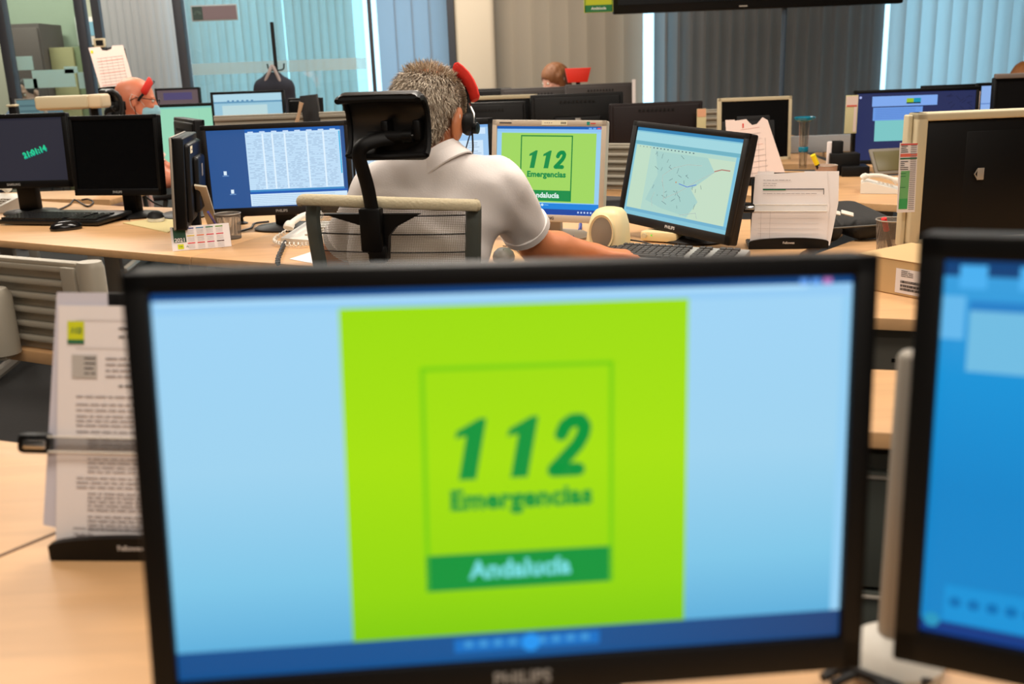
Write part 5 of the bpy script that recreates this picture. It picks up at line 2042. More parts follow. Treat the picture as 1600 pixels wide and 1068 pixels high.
p = onz(357, 374)
pencup('wide netted pen cup beside the calendar', (p.x, p.y + 0.02, 0.741), 0.044, 0.085)
m = MB()
b0 = Vector((p.x - 0.02, p.y + 0.01, 0.75))
m.tube([b0, onz(325, 331, 0.86)], 0.004, mat('violet_blue_pen', (76, 70, 150), 0.4), 8)
m.v and None
tag(m.build('ballpoint_pen'), 'violet blue pen standing in the wide netted cup', 'pen')
pa, pb_ = at(312, 290, 3.28), at(330, 350, 3.28)
m = MB()
t0 = at(313, 290, 3.22)
b1 = onz(335, 358, 0.745)
dv_ = (t0 - b1)
L = Matrix.Translation((t0 + b1) / 2) @ (Vector((0, 0, 1)).rotation_difference(dv_.normalized())).to_matrix().to_4x4()
m.raw([(a_ * 0.019, b_ * 0.003, c_ * dv_.length / 2) for a_ in (-1, 1) for b_ in (-1, 1) for c_ in (-1, 1)], [(0, 1, 3, 2), (4, 6, 7, 5), (0, 4, 5, 1), (2, 3, 7, 6), (0, 2, 6, 4), (1, 5, 7, 3)], mat('cream_card', (214, 204, 180), 0.7), False, L)
tag(m.build('card_strip'), 'tall cream card strip leaning on the back of the sideways monitor', 'card')
p = onz(383, 352)
m = MB()
m.lathe([(0, 0), (0.02, 0), (0.022, 0.004), (0.006, 0.010), (0.005, 0.022), (0.016, 0.028), (0.022, 0.045), (0.015, 0.062), (0, 0.066)], BLK, (p.x - 0.02, p.y + 0.04, 0.741), 18)
tag(m.build('webcam'), 'small round black webcam beside the netted cup', 'webcam')
BLKC = mat('black_cable', (26, 24, 24), 0.5)
cord('cable', 'black cable looping over the left desk behind the keyboard', [onz(60, 327, .745), onz(85, 329, .745), onz(108, 320, .745), onz(116, 312, .75), onz(128, 318, .745), onz(138, 322, .745), onz(146, 316, .745), onz(138, 311, .75), onz(128, 312, .745)], 0.004, BLKC)
cord('cable', 'black cable between the netted cup and the spreadsheet monitor stand', [onz(372, 362, .746), onz(392, 356, .746), onz(398, 349, .746), onz(420, 346, .746)], 0.004, BLKC)
cord('cable', 'thin dark cable from the black keyboard to the left desk joint', [onz(186, 336, .746), onz(195, 340, .746), onz(203, 344, .746)], 0.002, BLKC)
cord('cable', 'black cable hanging behind the switched off black monitor', [at(228, 307, 4.15), at(240, 316, 4.15), at(254, 322, 4.15)], 0.004, BLKC)

# phones
p = onz(474, 384)
phone('white desk telephone half hidden by the netted chair back', (p.x + 0.02, p.y + 0.10, 0.741), -30).scale = (0.85,) * 3
p = onz(1374, 302)
phone('white desk telephone at the corner of the wing behind, near the cream framed monitor', (p.x + 0.015, p.y + 0.04, 0.741), 70).scale = (0.72,) * 3
p = onz(0, 331)
phone('white desk telephone cut by the left edge, above the black keyboard', (p.x - 0.02, p.y + 0.05, 0.741), -25)
# dark coiled cord
q = MB()
sp = spline([onz(445, 378, .748), onz(441, 388, .75), onz(435, 402, .75), onz(434, 412, .75)], 26)
q.tube([pp + Vector((0.006 * math.cos(i * 1.4), 0, 0.006 * math.sin(i * 1.4))) for i, pp in enumerate(sp)], 0.003, mat('slate_cord', (70, 72, 74), 0.6), 6)
tag(q.build('coiled_cord'), 'dark coiled telephone cord at the desk edge left of the chair', 'cable')
q = MB()
a, b, c, d = onz(452, 405), onz(492, 392), onz(540, 402), onz(500, 414)
q.prism([(a.x, a.y), (d.x, d.y), (c.x, c.y), (b.x, b.y)], 0.7405, 0.7415, PAP)
tag(q.build('paper_sheet'), 'white paper sheet on the desk seen through the chair netting', 'paper')

# speaker
p = onz(951, 399)
t = thing('desktop_speaker', 'rounded cream desktop speaker with an oval grey grille', 'speaker', (p.x, p.y + 0.02, 0.741), -24)
m = MB()
st = []
for z, wx, wy in ((0, 0.052, 0.055), (0.004, 0.056, 0.058), (0.04, 0.057, 0.058), (0.085, 0.053, 0.052), (0.115, 0.045, 0.044), (0.129, 0.034, 0.034), (0.134, 0.015, 0.018)):
    st.append((z, wx, wy))
vs, fs = [], []
NN = 28
for z, wx, wy in st:
    for k in range(NN):
        a = 2 * PI * k / NN
        ca, sa = math.cos(a), math.sin(a)
        e_ = 0.45
        vs.append((wx * abs(ca) ** e_ * (1 if ca > 0 else -1), wy * abs(sa) ** e_ * (1 if sa > 0 else -1) + z * 0.12, z))
for i in range(len(st) - 1):
    for k in range(NN):
        fs.append((i * NN + k, i * NN + (k + 1) % NN, (i + 1) * NN + (k + 1) % NN, (i + 1) * NN + k))
fs += [list(range(NN))[::-1], list(range((len(st) - 1) * NN, len(st) * NN))]
m.raw(vs, fs, mat('ivory_plastic', (232, 212, 162), 0.45), True)
m.build('cabinet', t)
m = MB(Matrix.Translation((0, -0.0565, 0.071)) @ Matrix.Rotation(R(85), 4, 'X') @ Matrix.Diagonal((1, 1.42, 1, 1)))
m.lathe([(0, 0.0035), (0.026, 0.003), (0.0335, 0.0)], mat('grey_grille_cloth', (150, 136, 116), 0.8, bump=0.8, bscale=900), n=32)
m.build('grille', t, 'oval grey cloth grille')
m = MB(Matrix.Translation((0, -0.0565, 0.071)) @ Matrix.Rotation(R(85), 4, 'X') @ Matrix.Diagonal((1, 1.42, 1, 1)))
m.lathe([(0.033, -0.008), (0.0375, -0.006), (0.036, 0.004), (0.033, 0.001)], mat('ivory_plastic', (232, 212, 162), 0.45), n=32)
m.build('grille_ring', t)
# control box
p = onz(1036, 379)
t = thing('switch_box', 'small cream switch box with green light under the map monitor', 'switch box', (p.x, p.y + 0.02, 0.741), -32)
m = MB()
m.box((0, 0, 0.018), (0.12, 0.06, 0.030), mat('ivory_plastic', (232, 212, 162), 0.45), 0.006)
m.build('case', t)
m = MB()
m.lathe([(0, 0), (0.008, 0), (0.008, 0.006), (0, 0.007)], CRM, n=16, L=Matrix.Translation((-0.045, -0.03, 0.02)) @ Matrix.Rotation(PI / 2, 4, 'X'))
m.build('knob', t)
m = MB()
m.box((-0.022, -0.031, 0.022), (0.004, 0.003, 0.004), emi((120, 230, 60), 1.0))
m.build('indicator_light', t, 'small green light')
cord('cable', 'black cable running past the speaker to the map monitor stand', [onz(980, 374, .76), onz(1005, 378, .75), onz(1035, 386, .745), onz(1065, 383, .745), onz(1088, 380, .745)], 0.0025, BLKC)
cord('cable', 'thin cable loop on the desk in front of the map monitor', [onz(1066, 366, .75), onz(1061, 374, .745), onz(1060, 384, .745), onz(1068, 391, .745)], 0.002, BLKC)
a = onz(932, 389)
keyboard('grey keyboard under the hand of the grey haired man', (0.40, 2.61, 0.741), -27, w=0.43, d=0.15, body=mat('grey_keyboard', (160, 158, 154), 0.5), keys=mat('keycap_grey', (66, 62, 60), 0.6))
p = onz(790, 409)
mouse('grey mouse beside the elbow of the grey haired man', (p.x - 0.005, p.y + 0.03, 0.741), 0, DGR)
cord('cable', 'thin cable on the desk between the shirt and the forearm', [onz(786, 384, .744), onz(800, 386, .744), onz(815, 398, .744), onz(822, 410, .744)], 0.0015, BLKC)
cord('cable', 'short blue cable end on the desk behind the framed green screen', [onz(893, 374, .748), onz(900, 366, .75), onz(906, 358, .75), onz(907, 350, .75)], 0.006, mat('blue_plug', (40, 60, 140), 0.5))


# document stands
def docstand(label, loc, yaw, w, h, lean, notch=True, base=True, arm=None, paper=PAP, writing=None, brand=None, extra=None, roll=0):
    t = thing('document_stand', label, 'document holder', loc, yaw, 'document stands')
    M = Matrix.Translation((0, 0.022, 0.020)) @ Matrix.Rotation(-R(lean), 4, 'X') @ Matrix.Rotation(R(roll), 4, 'Y')
    m = MB(M)
    m.box((0, 0.006, h * 0.47), (w * 0.98, 0.006, h * 0.96), BLKM, 0.004)
    m.box((w * 0.1, 0.008, h * 0.97), (w * 0.62, 0.008, 0.03), BLKM, 0.006)
    m.build('back_plate', t)
    m = MB(Matrix.Translation((0, 0, 0)))
    arch = [(-w * 0.52, 0.0), (w * 0.52, 0.0), (w * 0.52, 0.022)] + [(w * 0.52 * math.cos(a), 0.022 + 0.014 * math.sin(a)) for a in np.linspace(0.15, PI - 0.15, 15)] + [(-w * 0.52, 0.022)]
    m.prism(arch, -0.012, 0.0, BLK, Matrix.Translation((0, 0.0, 0)) @ Matrix.Rotation(PI / 2, 4, 'X'))
    m.box((0, 0.06, 0.008), (w * 1.04, 0.11, 0.016), BLK, 0.005)
    m.box((0, 0.08, 0.02), (w * 0.5, 0.06, 0.03), BLK, 0.006)
    foot = m.build('base', t)
    if brand:
        m = MB(Matrix.Translation((0, -0.0008, 0.020)) @ Matrix.Rotation(PI / 2, 4, 'X'))
        m.text(brand, 0.011, mat('badge_light', (205, 200, 196), 0.4), Matrix.Identity(4), bold=0.0003)
        m.build('badge', foot)
    # papers
    def sheet(name, pts, yoff, mm, th=0.0008):
        q = MB(M)
        L = Matrix.Translation((0, -yoff, 0)) @ Matrix.Rotation(PI / 2, 4, 'X')
        q.prism(pts, 0, th, mm, L)
        return q.build(name, t)
    if writing:
        writing(sheet, M, t)
    if arm:
        z, x0, x1 = arm
        m = MB(M)
        m.box(((x0 + x1) / 2, -0.010, z), (x1 - x0, 0.002, 0.022), mixed('clear_plastic_bar', 'fabric', (250, 250, 250), 0.3, gcol=(240, 240, 240)) if h < 0.3 else mixed('clear_plastic_bar_thin', 'clear', (235, 235, 235), 0.2, 0.1), 0.0)
        for dz in (-0.011, 0.011):
            m.tube([(x0, -0.011, z + dz), (x1, -0.011, z + dz)], 0.0013, WHT, 6)
        m.build('line_guide', t, 'clear plastic line guide')
        m = MB(M)
        m.box((x0 - 0.018, -0.004, z), (0.05, 0.024, 0.030), BLK, 0.008)
        m.box((x0 - 0.013, -0.017, z), (0.034, 0.006, 0.014), CHR, 0.003)
        m.build('guide_clip', t)
    return t


def lines(q, x0, x1, z0, z1, n, mm, rr, th=0.0014, yo=-0.0022):
    for k in range(n):
        z = z1 - (z1 - z0) * k / max(1, n - 1)
        x = x0
        e_ = x1 - (rr.random() < 0.25) * rr.uniform(0, (x1 - x0) * 0.4)
        while x < e_:
            l = min(rr.uniform(0.006, 0.02), e_ - x)
            if l > 0.001:
                q.box((x + l / 2, yo, z), (l, 0.0004, th), mm)
            x += l + 0.0025


# near stand
def near_writing(sheet, M, t):
    sheet('rear_sheet', [(-0.145, 0.02), (-0.03, 0.0), (-0.045, 0.364), (-0.122, 0.364)], -0.002, mat('lilac_white_paper', (206, 202, 212), 0.85))
    sheet('front_sheet', [(-0.124, -0.012), (0.105, -0.012), (0.105, 0.345), (-0.118, 0.345)], 0.001, PAP)
    q = MB(M @ Matrix.Translation((-0.016, 0, 0)))
    rr = random.Random(5)
    q.box((-0.075, -0.0030, 0.308), (0.025, 0.0005, 0.028), YINK)
    q.box((-0.075, -0.0034, 0.292), (0.025, 0.0005, 0.006), GINK)
    LT = Matrix.Translation((-0.075, -0.0036, 0.308)) @ Matrix.Rotation(PI / 2, 4, 'X')
    q.text('112', 0.011, GINK, LT, bold=0.0004, shear=0.2)
    q.box((-0.062, -0.0030, 0.256), (0.038, 0.0005, 0.034), mat('grey_table_fill', (186, 180, 174), 0.8))
    lines(q, -0.062, -0.045, 0.246, 0.268, 4, INKD, rr, 0.0018, -0.0036)
    lines(q, -0.01, 0.10, 0.300, 0.312, 2, INKD, rr, 0.002, -0.003)
    lines(q, -0.03, 0.10, 0.242, 0.268, 4, INK, rr, 0.002, -0.003)
    lines(q, -0.01, 0.08, 0.226, 0.228, 1, INKD, rr, 0.002, -0.003)
    z = 0.214
    for para in (1, 2, 3, 1, 4, 4, 3, 5, 4, 3):
        lines(q, -0.075 if para < 4 else -0.058, 0.10, z - para * 0.0052, z - 0.002, para, INK, rr, 0.0016, -0.003)
        z -= para * 0.0056 + 0.006
    lines(q, -0.08, 0.10, 0.016, 0.018, 1, INK, rr, 0.001, -0.003)
    lines(q, -0.08, -0.05, 0.004, 0.01, 2, INK, rr, 0.001, -0.003)
    for zz in (0.324, 0.283):
        q.box((0.01, -0.003, zz), (0.17, 0.0004, 0.0004), INK)
    q.build('print', t, 'printed text with a small lime emblem')


p = onz(207, 877)
docstand('tall document stand with a printed page at lower left', (p.x, p.y, 0.741), -5, 0.24, 0.36, 14, arm=(0.142, -0.134, 0.12), writing=near_writing, brand='Fellowes', roll=1.5).scale = (0.80,) * 3


def mid_writing(sheet, M, t):
    sheet('rear_sheet', [(-0.02, -0.012), (0.138, -0.012), (0.162, 0.13), (0.162, 0.236), (0.05, 0.236)], -0.001, PAP)
    sheet('folder_tab', [(-0.104, 0.2), (-0.05, 0.2), (-0.05, 0.236), (-0.104, 0.236)], 0.0003, PAP)
    sheet('front_sheet', [(-0.125, -0.010), (0.125, -0.016), (0.133, 0.12), (0.122, 0.236), (-0.112, 0.225)], 0.0015, PAP)
    q = MB(M)
    rr = random.Random(8)
    lines(q, -0.085, 0.06, 0.205, 0.206, 1, RINK if False else INK, rr, 0.0016, -0.0035)
    lines(q, -0.085, -0.04, 0.188, 0.195, 2, INK, rr, 0.0012, -0.0035)
    q.box((0.014, -0.0035, 0.176), (0.20, 0.0005, 0.003), INKD)
    q.box((-0.048, -0.0036, 0.174), (0.075, 0.0005, 0.004), GINK)
    q.box((0.113, -0.0035, 0.168), (0.002, 0.0005, 0.02), INKD)
    lines(q, -0.085, 0.09, 0.160, 0.161, 1, INK, rr, 0.0016, -0.0035)
    for x in (-0.06, -0.09):
        q.box((x, -0.0035, 0.06), (0.0004, 0.0004, 0.12), INK)
    FA = mat('faint_ink', (206, 200, 200), 0.8)
    for k in range(7):
        q.box((0.0, -0.0035, 0.01 + k * 0.017), (0.2, 0.0004, 0.0005), FA)
    q.build('print', t, 'printed form with a green header line')


p = onz(1232, 391)
docstand('white document stand with a printed form right of the map monitor', (p.x + 0.005, p.y + 0.02, 0.741), -8, 0.25, 0.225, 14, arm=(0.112, -0.118, 0.125), writing=mid_writing, brand='Fellowes', roll=1).scale = (0.86,) * 3


def pink_writing(sheet, M, t):
    sheet('rear_sheet', [(-0.095, 0.1), (-0.02, 0.1), (-0.06, 0.262), (-0.10, 0.262)], -0.0005, PAPP)
    sheet('front_sheet', [(-0.10, -0.012), (0.155, -0.012), (0.152, 0.03), (0.082, 0.255), (0.06, 0.268), (0.035, 0.24), (0.015, 0.236), (0.0, 0.25), (-0.01, 0.262), (-0.075, 0.256)], 0.001, PAPP)
    q = MB(M)
    q.box((-0.025, -0.0035, 0.235), (0.006, 0.0006, 0.018), RINK)
    FR = mat('faint_red_ink', (224, 150, 140), 0.8)
    rr = random.Random(3)
    for k in range(9):
        z = 0.03 + k * 0.024
        q.box((0.02 - 0.002 * k, -0.0035, z), (0.13 - 0.006 * k, 0.0004, 0.0009), FR if k in (5, 8) else INK, rot=(0, -6, 0))
    for k in range(4):
        q.box((-0.02 + 0.03 * k, -0.0035, 0.10), (0.0007, 0.0004, 0.16), INK)
    q.build('print', t)


p = onz(1175, 291)
docstand('pinkish papers with a notched top clipped behind the map monitor', (p.x, p.y + 0.02, 0.741), 0, 0.23, 0.27, 12, writing=pink_writing)


def left_writing(sheet, M, t):
    sheet('front_sheet', [(-0.10, 0.0), (0.12, 0.0), (0.10, 0.275), (0.03, 0.282), (0.02, 0.262), (-0.01, 0.255), (-0.04, 0.262), (-0.05, 0.288), (-0.125, 0.292)], 0.001, PAPP)
    q = MB(M)
    q.box((-0.108, -0.0035, 0.262), (0.016, 0.0006, 0.018), YINK)
    rr = random.Random(4)
    FR = mat('faint_red_ink', (224, 150, 140), 0.8)
    for k in range(10):
        q.box((0.0, -0.0035, 0.03 + k * 0.02), (0.17, 0.0004, 0.0014 if k % 4 else 0.003), FR if k % 4 == 0 else INK, rot=(0, 2, 0))
    for k in range(5):
        q.box((-0.06 + 0.035 * k, -0.0035, 0.12), (0.001, 0.0004, 0.18), INK)
    q.build('print', t)


# slatted screen and desk under the left papers, with the cream task light
p = at(180, 136, 6.85)
t = docstand('clipboard of printed papers standing high, above the bald person\'s headrest', (p.x, 6.85, p.z - 0.03), 5, 0.22, 0.27, 12, writing=left_writing, roll=-7)
m = MB()
hgt = p.z - 0.03 - 0.741
m.tube([(0, 0.08, 0.005), (0, 0.08, -hgt)], 0.012, BLKM, 10)
m.lathe([(0, -hgt), (0.08, -hgt), (0.08, -hgt + 0.012), (0, -hgt + 0.015)], BLKM, (0, 0.08, 0), 20)
m.build('stand_column', t)
desk('desk', 'beech desk behind the two dark monitors on the left, below the clipboard', [(-3.6, 4.82), (-2.75, 4.90), (-2.5, 4.86), (-1.85, 4.62), (-1.80, 5.08), (-3.6, 5.12)], [(-3.3, 5.0), (-2.1, 4.95)])
# cream task light bar
a, b = at(62, 161, 4.95), at(146, 161, 4.95)
t = thing('task_light', 'long cream task light bar on a dark pole left of the black headrest', 'lamp', (b.x - 0.03, 4.95, 0.741), 0)
m = MB()
wz = a.z - 0.741
xa = a.x - (b.x - 0.03)
m.box(((xa + 0.03) / 2, 0, wz), (0.03 - xa, 0.12, 0.062), CRM, 0.012, seg=3)
m.box((0.06, 0, wz), (0.07, 0.125, 0.066), mat('light_cream', (224, 202, 166), 0.5), 0.014, seg=3)
m.build('lamp_head', t)
m = MB()
m.box(((xa) / 2, 0, wz - 0.033), (-xa * 0.9, 0.08, 0.006), WHT)
m.build('diffuser', t)
m = MB()
m.tube([(0.03, 0, 0.01), (0.03, 0, wz - 0.03)], 0.018, BLKM, 10)
m.build('pole', t)
m = MB()
m.lathe([(0, 0), (0.09, 0), (0.09, 0.012), (0.02, 0.018), (0, 0.018)], BLKM, (0.03, 0, 0), 24)
m.build('base', t)

# office monitor and bits near the glass
p = at(46, 162, 6.6)
desk('desk', 'beech desk just in front of the glass of the small office', [(-4.6, 6.3), (-2.95, 6.3), (-2.95, 7.0), (-4.6, 7.0)], [(-4.3, 6.6), (-3.2, 6.6)])


def c_teal(m, w, h, L):
    scr_rect(m, 0, 0, 1, 1, w, h, 0, emi((92, 124, 128)), L)
    for k in range(5):
        scr_rect(m, 0.1, 0.15 + k * 0.16, 0.8, 0.2 + k * 0.16, w, h, 1, emi((70, 98, 104)), L)


monitor('small teal lit monitor in front of the office glass', [p.x, 6.6, zat(46, 150, 6.6) - 0.13, 0, 4, 0], .19, .24, c_teal, bez=(0.01, 0.008, 0.02), body=mat('grey_shell', (120, 122, 116), 0.5), scr=BLK, outer=True)
p = at(21, 166, 6.5)
m = MB()
m.box((p.x, 6.5, (0.74 + p.z) / 2), (0.05, 0.05, p.z - 0.74), BLKM, 0.006)
m.box((p.x, 6.49, p.z + 0.005), (0.055, 0.06, 0.012), CRM, 0.003)
m.tube([(p.x - 0.01, 6.5, p.z + 0.01), (p.x - 0.01, 6.5, p.z + 0.055)], 0.01, BLKM, 8)
tag(m.build('desk_organiser'), 'little dark organiser with a cream top left of the teal lit monitor', 'organiser')

# coat stand + coat
p = at(412, 60, 7.2)
t = thing('coat_stand', 'thin dark coat stand in front of the teal blind', 'coat stand', (p.x, 7.5, 0))
top = at(411, 35, 7.5).z
m = MB()
m.tube([(0, 0, 0.03), (0, 0, top)], 0.014, BLKM, 10)
m.build('pole', t)
for k in range(4):
    a = R(90 * k + 10)
    m = MB()
    zz = at(411, 100, 7.5).z
    m.tube(spline([(0, 0, zz - 0.05), (0.05 * math.cos(a), 0.05 * math.sin(a), zz - 0.04), (0.06 * math.cos(a), 0.06 * math.sin(a), zz)], 5), 0.006, BLKM, 8)
    m.build('hook', t)
    m = MB()
    m.tube([(0, 0, 0.05), (0.2 * math.cos(a), 0.2 * math.sin(a), 0.015)], 0.014, BLKM, 8)
    m.build('foot', t)
cc = at(426, 113, 7.4)
t = thing('coat', 'dark navy coat hanging on the coat stand', 'coat', (cc.x, 7.4, cc.z))
NAV = mat('navy_wool', (22, 26, 38), 0.95, bump=0.3, bscale=120)
Q = SDF((-0.25, -0.16, -0.95), (0.25, 0.16, 0.06), 0.012)
Q.cap((-0.085, 0, -0.10), (0.085, 0, -0.10), 0.055, k=0.04)
Q.cap((-0.03, 0, -0.03), (0.03, 0, -0.03), 0.035, k=0.05)
Q.cap((-0.07, 0, -0.12), (-0.06, 0, -0.80), 0.062, 0.07, k=0.05)
Q.cap((0.07, 0, -0.12), (0.06, 0, -0.80), 0.062, 0.07, k=0.05)
Q.cap((-0.105, 0, -0.12), (-0.125, -0.02, -0.62), 0.045, 0.036, k=0.012)
Q.cap((0.105, 0, -0.12), (0.125, -0.02, -0.62), 0.045, 0.036, k=0.012)
m = MB()
Q.mesh(m, NAV)
m.build('cloth', t, smooth_angle=False)
m = MB()
m.tube(spline([(-0.05, -0.04, -0.06), (-0.02, -0.03, 0.0), (0.0, 0, 0.045), (0.03, -0.03, 0.0), (0.06, -0.045, -0.07)], 5), 0.012, mat('grey_lining', (130, 120, 118), 0.9), 8)
m.build('hood_lining', t)
m = MB()
m.box((0.0, -0.064, -0.17), (0.10, 0.006, 0.016), mat('rust_stripe', (120, 84, 72), 0.8))
m.build('chest_stripe', t)

# leaning dark folder and tan strip on back row desk
p = at(486, 188, 5.35)
m = MB()
tp = at(486, 148, 5.42)
m.box((p.x, 5.42, (tp.z + 0.741) / 2), (0.088, 0.06, tp.z - 0.741), mat('black_board', (24, 22, 22), 0.6), 0.003, rot=(0, -4, 0))
tag(m.build('box_file'), 'upright black box file in the back row with a pale thumb mark', 'box file')
p = at(467, 160, 5.3)
m = MB()
m.tube([at(463, 196, 5.33), at(467, 178, 5.33), at(471, 160, 5.33)], [0.013, 0.008, 0.012], mat('tan_strap', (206, 168, 132), 0.7), 8, flat=(1, 0.4))
b_ = at(463, 196, 5.33)
m.tube([Vector((b_.x, 5.33, 0.742)), b_], [0.012, 0.013], mat('tan_strap', (206, 168, 132), 0.7), 8, flat=(1, 0.4))
tag(m.build('shoe_horn'), 'tan curved strip standing left of the upright black box file', 'strip')
# dark cap near headrest
p = at(545, 168, 5.6)
m = MB()
m.box((p.x, 5.62, (p.z + 0.741) / 2 + 0.01), (0.07, 0.05, p.z - 0.741 + 0.02), mat('dark_green_box', (14, 44, 40), 0.6), 0.004)
tag(m.build('green_box_file'), 'dark green box file top just left of the black headrest', 'box file')

# things on the wing behind, right
p = onz(1254, 263)
t = thing('glass_vase', 'clear glass tube with a wide blue rim and blue band', 'vase', (p.x, p.y, 0.741), 0)
h_ = zat(1253, 187, p.y) - 0.741
r_ = 0.024
GL = mixed('clear_glass', 'clear', (236, 236, 234), 0.12, 0.04, )
m = MB()
m.lathe([(0.018, 0.0), (0.019, h_ * 0.35), (0.022, h_ * 0.7), (0.024, h_ * 0.96), (0.02, h_ * 0.96), (0.016, 0.01)], GL, n=24)
for s in (-1, 1):
    m.tube([(s * 0.019, 0, 0), (s * 0.0195, 0, h_ * 0.35), (s * 0.024, 0, h_ * 0.96)], 0.0012, mat('glass_edge_pink', (196, 156, 136), 0.4), 5)
m.build('tube', t)
BL = mat('translucent_blue', (22, 120, 146), 0.15)
m = MB()
m.lathe([(0, h_ * 0.955), (0.030, h_ * 0.96), (0.048, h_ * 1.0), (0.052, h_ * 1.05), (0.046, h_ * 1.06), (0.040, h_ * 1.02), (0, h_ * 0.99)], BL, n=30)
m.build('rim', t, 'wide blue glass rim')
m = MB()
zz = zat(1257, 233, p.y) - 0.741
m.lathe([(0.022, zz - 0.012), (0.0235, zz - 0.010), (0.0235, zz + 0.010), (0.022, zz + 0.012)], BL, n=24)
m.build('band', t, 'blue band')
p = onz(1292, 291)
pencup('tan pen cup with a yellow highlighter', (p.x, p.y + 0.02, 0.741), 0.045, 0.085, mat('tan_leatherette', (168, 134, 112), 0.6))
m = MB()
hl0, hl1 = Vector((p.x, p.y + 0.02, 0.75)), at(1270, 242, p.y)
m.tube([hl0, hl0.lerp(hl1, 0.68)], 0.009, BLKM, 12)
m.tube([hl0.lerp(hl1, 0.68), hl1], [0.011, 0.011], mat('highlighter_yellow', (240, 214, 20), 0.4), 12)
tag(m.build('highlighter'), 'yellow capped highlighter leaning out of the tan cup', 'marker')
p = onz(1322, 276)
t = thing('desk_organiser', 'black stepped desk organiser holding a white card', 'organiser', (p.x, p.y + 0.06, 0.741), -10)
m = MB()
m.box((-0.02, 0.05, 0.075), (0.05, 0.05, 0.150), BLK, 0.003)
m.box((0.01, 0.03, 0.05), (0.13, 0.08, 0.095), BLK, 0.003)
m.box((0.05, 0.0, 0.022), (0.12, 0.13, 0.044), BLK, 0.003)
m.build('body', t)
p2 = at(1303, 233, p.y + 0.10)
m = MB()
m.box((p2.x, p.y + 0.11, p2.z - 0.02), (0.058, 0.012, 0.11), PAP, 0.005)
m.box((p2.x + 0.012, p.y + 0.103, p2.z + 0.0), (0.026, 0.002, 0.045), mat('pink_red_ink', (228, 70, 80), 0.7))
m.box((p2.x + 0.012, p.y + 0.1015, p2.z + 0.0), (0.010, 0.002, 0.028), PAP)
tag(m.build('card_pack'), 'white card with a red mark standing in the black organiser', 'card')
# low grey screen and thin pole behind
a, b = at(1150, 240, 5.62), at(1334, 240, 5.62)
m = MB()
m.box(((a.x + b.x) / 2, 5.64, (0.742 + at(1270, 212, 5.62).z) / 2), (b.x - a.x, 0.025, at(1270, 212, 5.62).z - 0.742), mat('pale_grey_fabric', (168, 172, 176), 0.85), 0.004)
o = tag(m.build('desk_screen'), 'plain pale grey desk screen behind the blue rimmed tube', 'desk screen')
p = at(1276, 140, 5.7)
m = MB()
m.tube([(p.x, 6.42, 0), (p.x, 6.42, 3.0)], 0.016, mat('slate_blue_paint', (64, 80, 96), 0.5), 10)
tag(m.build('service_pole'), 'thin slate blue pole rising to the ceiling behind the blue rimmed tube', 'pole')
# grey inclined tray/tablet by phone
p = onz(1388, 275)
m = MB()
m.box((p.x + 0.02, p.y + 0.05, 0.80), (0.17, 0.012, 0.13), mat('grey_tray', (128, 120, 106), 0.5), 0.004, rot=(-35, 0, 8))
m.box((p.x + 0.02, p.y + 0.045, 0.803), (0.14, 0.008, 0.10), mat('olive_screen', (104, 96, 60), 0.4), 0.002, rot=(-35, 0, 8))
m.box((p.x + 0.0, p.y + 0.08, 0.765), (0.05, 0.06, 0.05), BLKM, 0.004)
tag(m.build('phone_console'), 'tilted grey console with an olive display behind the white telephone', 'console')
# lighter wood shelf strip beneath the navy monitor is the desk itself

# black bag on the man's desk
p = onz(1318, 384)
t = thing('equipment_bag', 'soft black bag with two white tags behind the document stand', 'bag', (1.0, 3.13, 0.741), 10)
bc = onz(1322, 386)
t.location = (bc.x + 0.015, bc.y + 0.17, 0.741)
Q = SDF((-0.22, -0.16, -0.02), (0.22, 0.16, 0.16), 0.007)
for x in (-0.13, -0.05, 0.05, 0.12):
    Q.cap((x, -0.075, 0.034), (x * 0.85, 0.075, 0.05), 0.035, 0.042, k=0.05)
Q.clip((0, 0, 0.001), (0, 0, -1))
m = MB()
Q.mesh(m, mat('black_nylon', (26, 24, 22), 0.7, bump=0.3, bscale=200))
m.build('body', t, smooth_angle=False)
m = MB()
m.tube([(-0.165, -0.10, 0.045), (0, -0.118, 0.048), (0.155, -0.10, 0.045)], 0.003, DGR, 6)
m.build('zip', t)
for i, (u, v, rz) in enumerate(((1320, 326, 25), (1329, 330, 30))):
    m = MB()
    m.box((-0.04 + i * 0.042, -0.078, 0.088 - i * 0.006), (0.038, 0.016, 0.005), WHT, 0.002, rot=(38, 16, -12))
    m.build('tag', t, 'white tag')

# right desk: netted cup, marker, strip, box
p = onz(1391, 396)
pencup('netted pen cup with one red marker beside the cream framed monitor', (p.x + 0.006, p.y + 0.01, 0.741), 0.045, 0.092, WIRE, 0.86)
m = MB()
a, b = Vector((p.x + 0.005, p.y + 0.01, 0.748)), at(1381, 341, p.y - 0.01)
m.tube([a, a.lerp(b, 0.62)], 0.006, mat('pen_grey', (90, 86, 84), 0.4), 10)
m.tube([a.lerp(b, 0.62), b], 0.0078, mat('marker_red', (226, 36, 40), 0.4), 10)
tag(m.build('red_marker'), 'red capped marker standing in the netted cup on the right', 'marker')
# price-list strip fixed to cream frame
y_ = 2.475
A0, A1, A2, A3 = at(1406, 223, y_), at(1434, 224, y_), at(1429, 331, y_), at(1401, 332, y_)
t = thing('paper_strip', 'tall narrow printed strip with red and green rows taped to the cream framed monitor', 'paper strip', tuple(A3))
m = MB()
pts = [(q.x - A3.x, q.z - A3.z) for q in (A3, A2, A1, A0)]
L = Matrix.Rotation(PI / 2, 4, 'X')
m.prism(pts, 0, 0.001, PAP, L)
m.build('sheet', t)
m = MB()
W_, H_ = A1.x - A0.x, A0.z - A3.z
rr = random.Random(2)


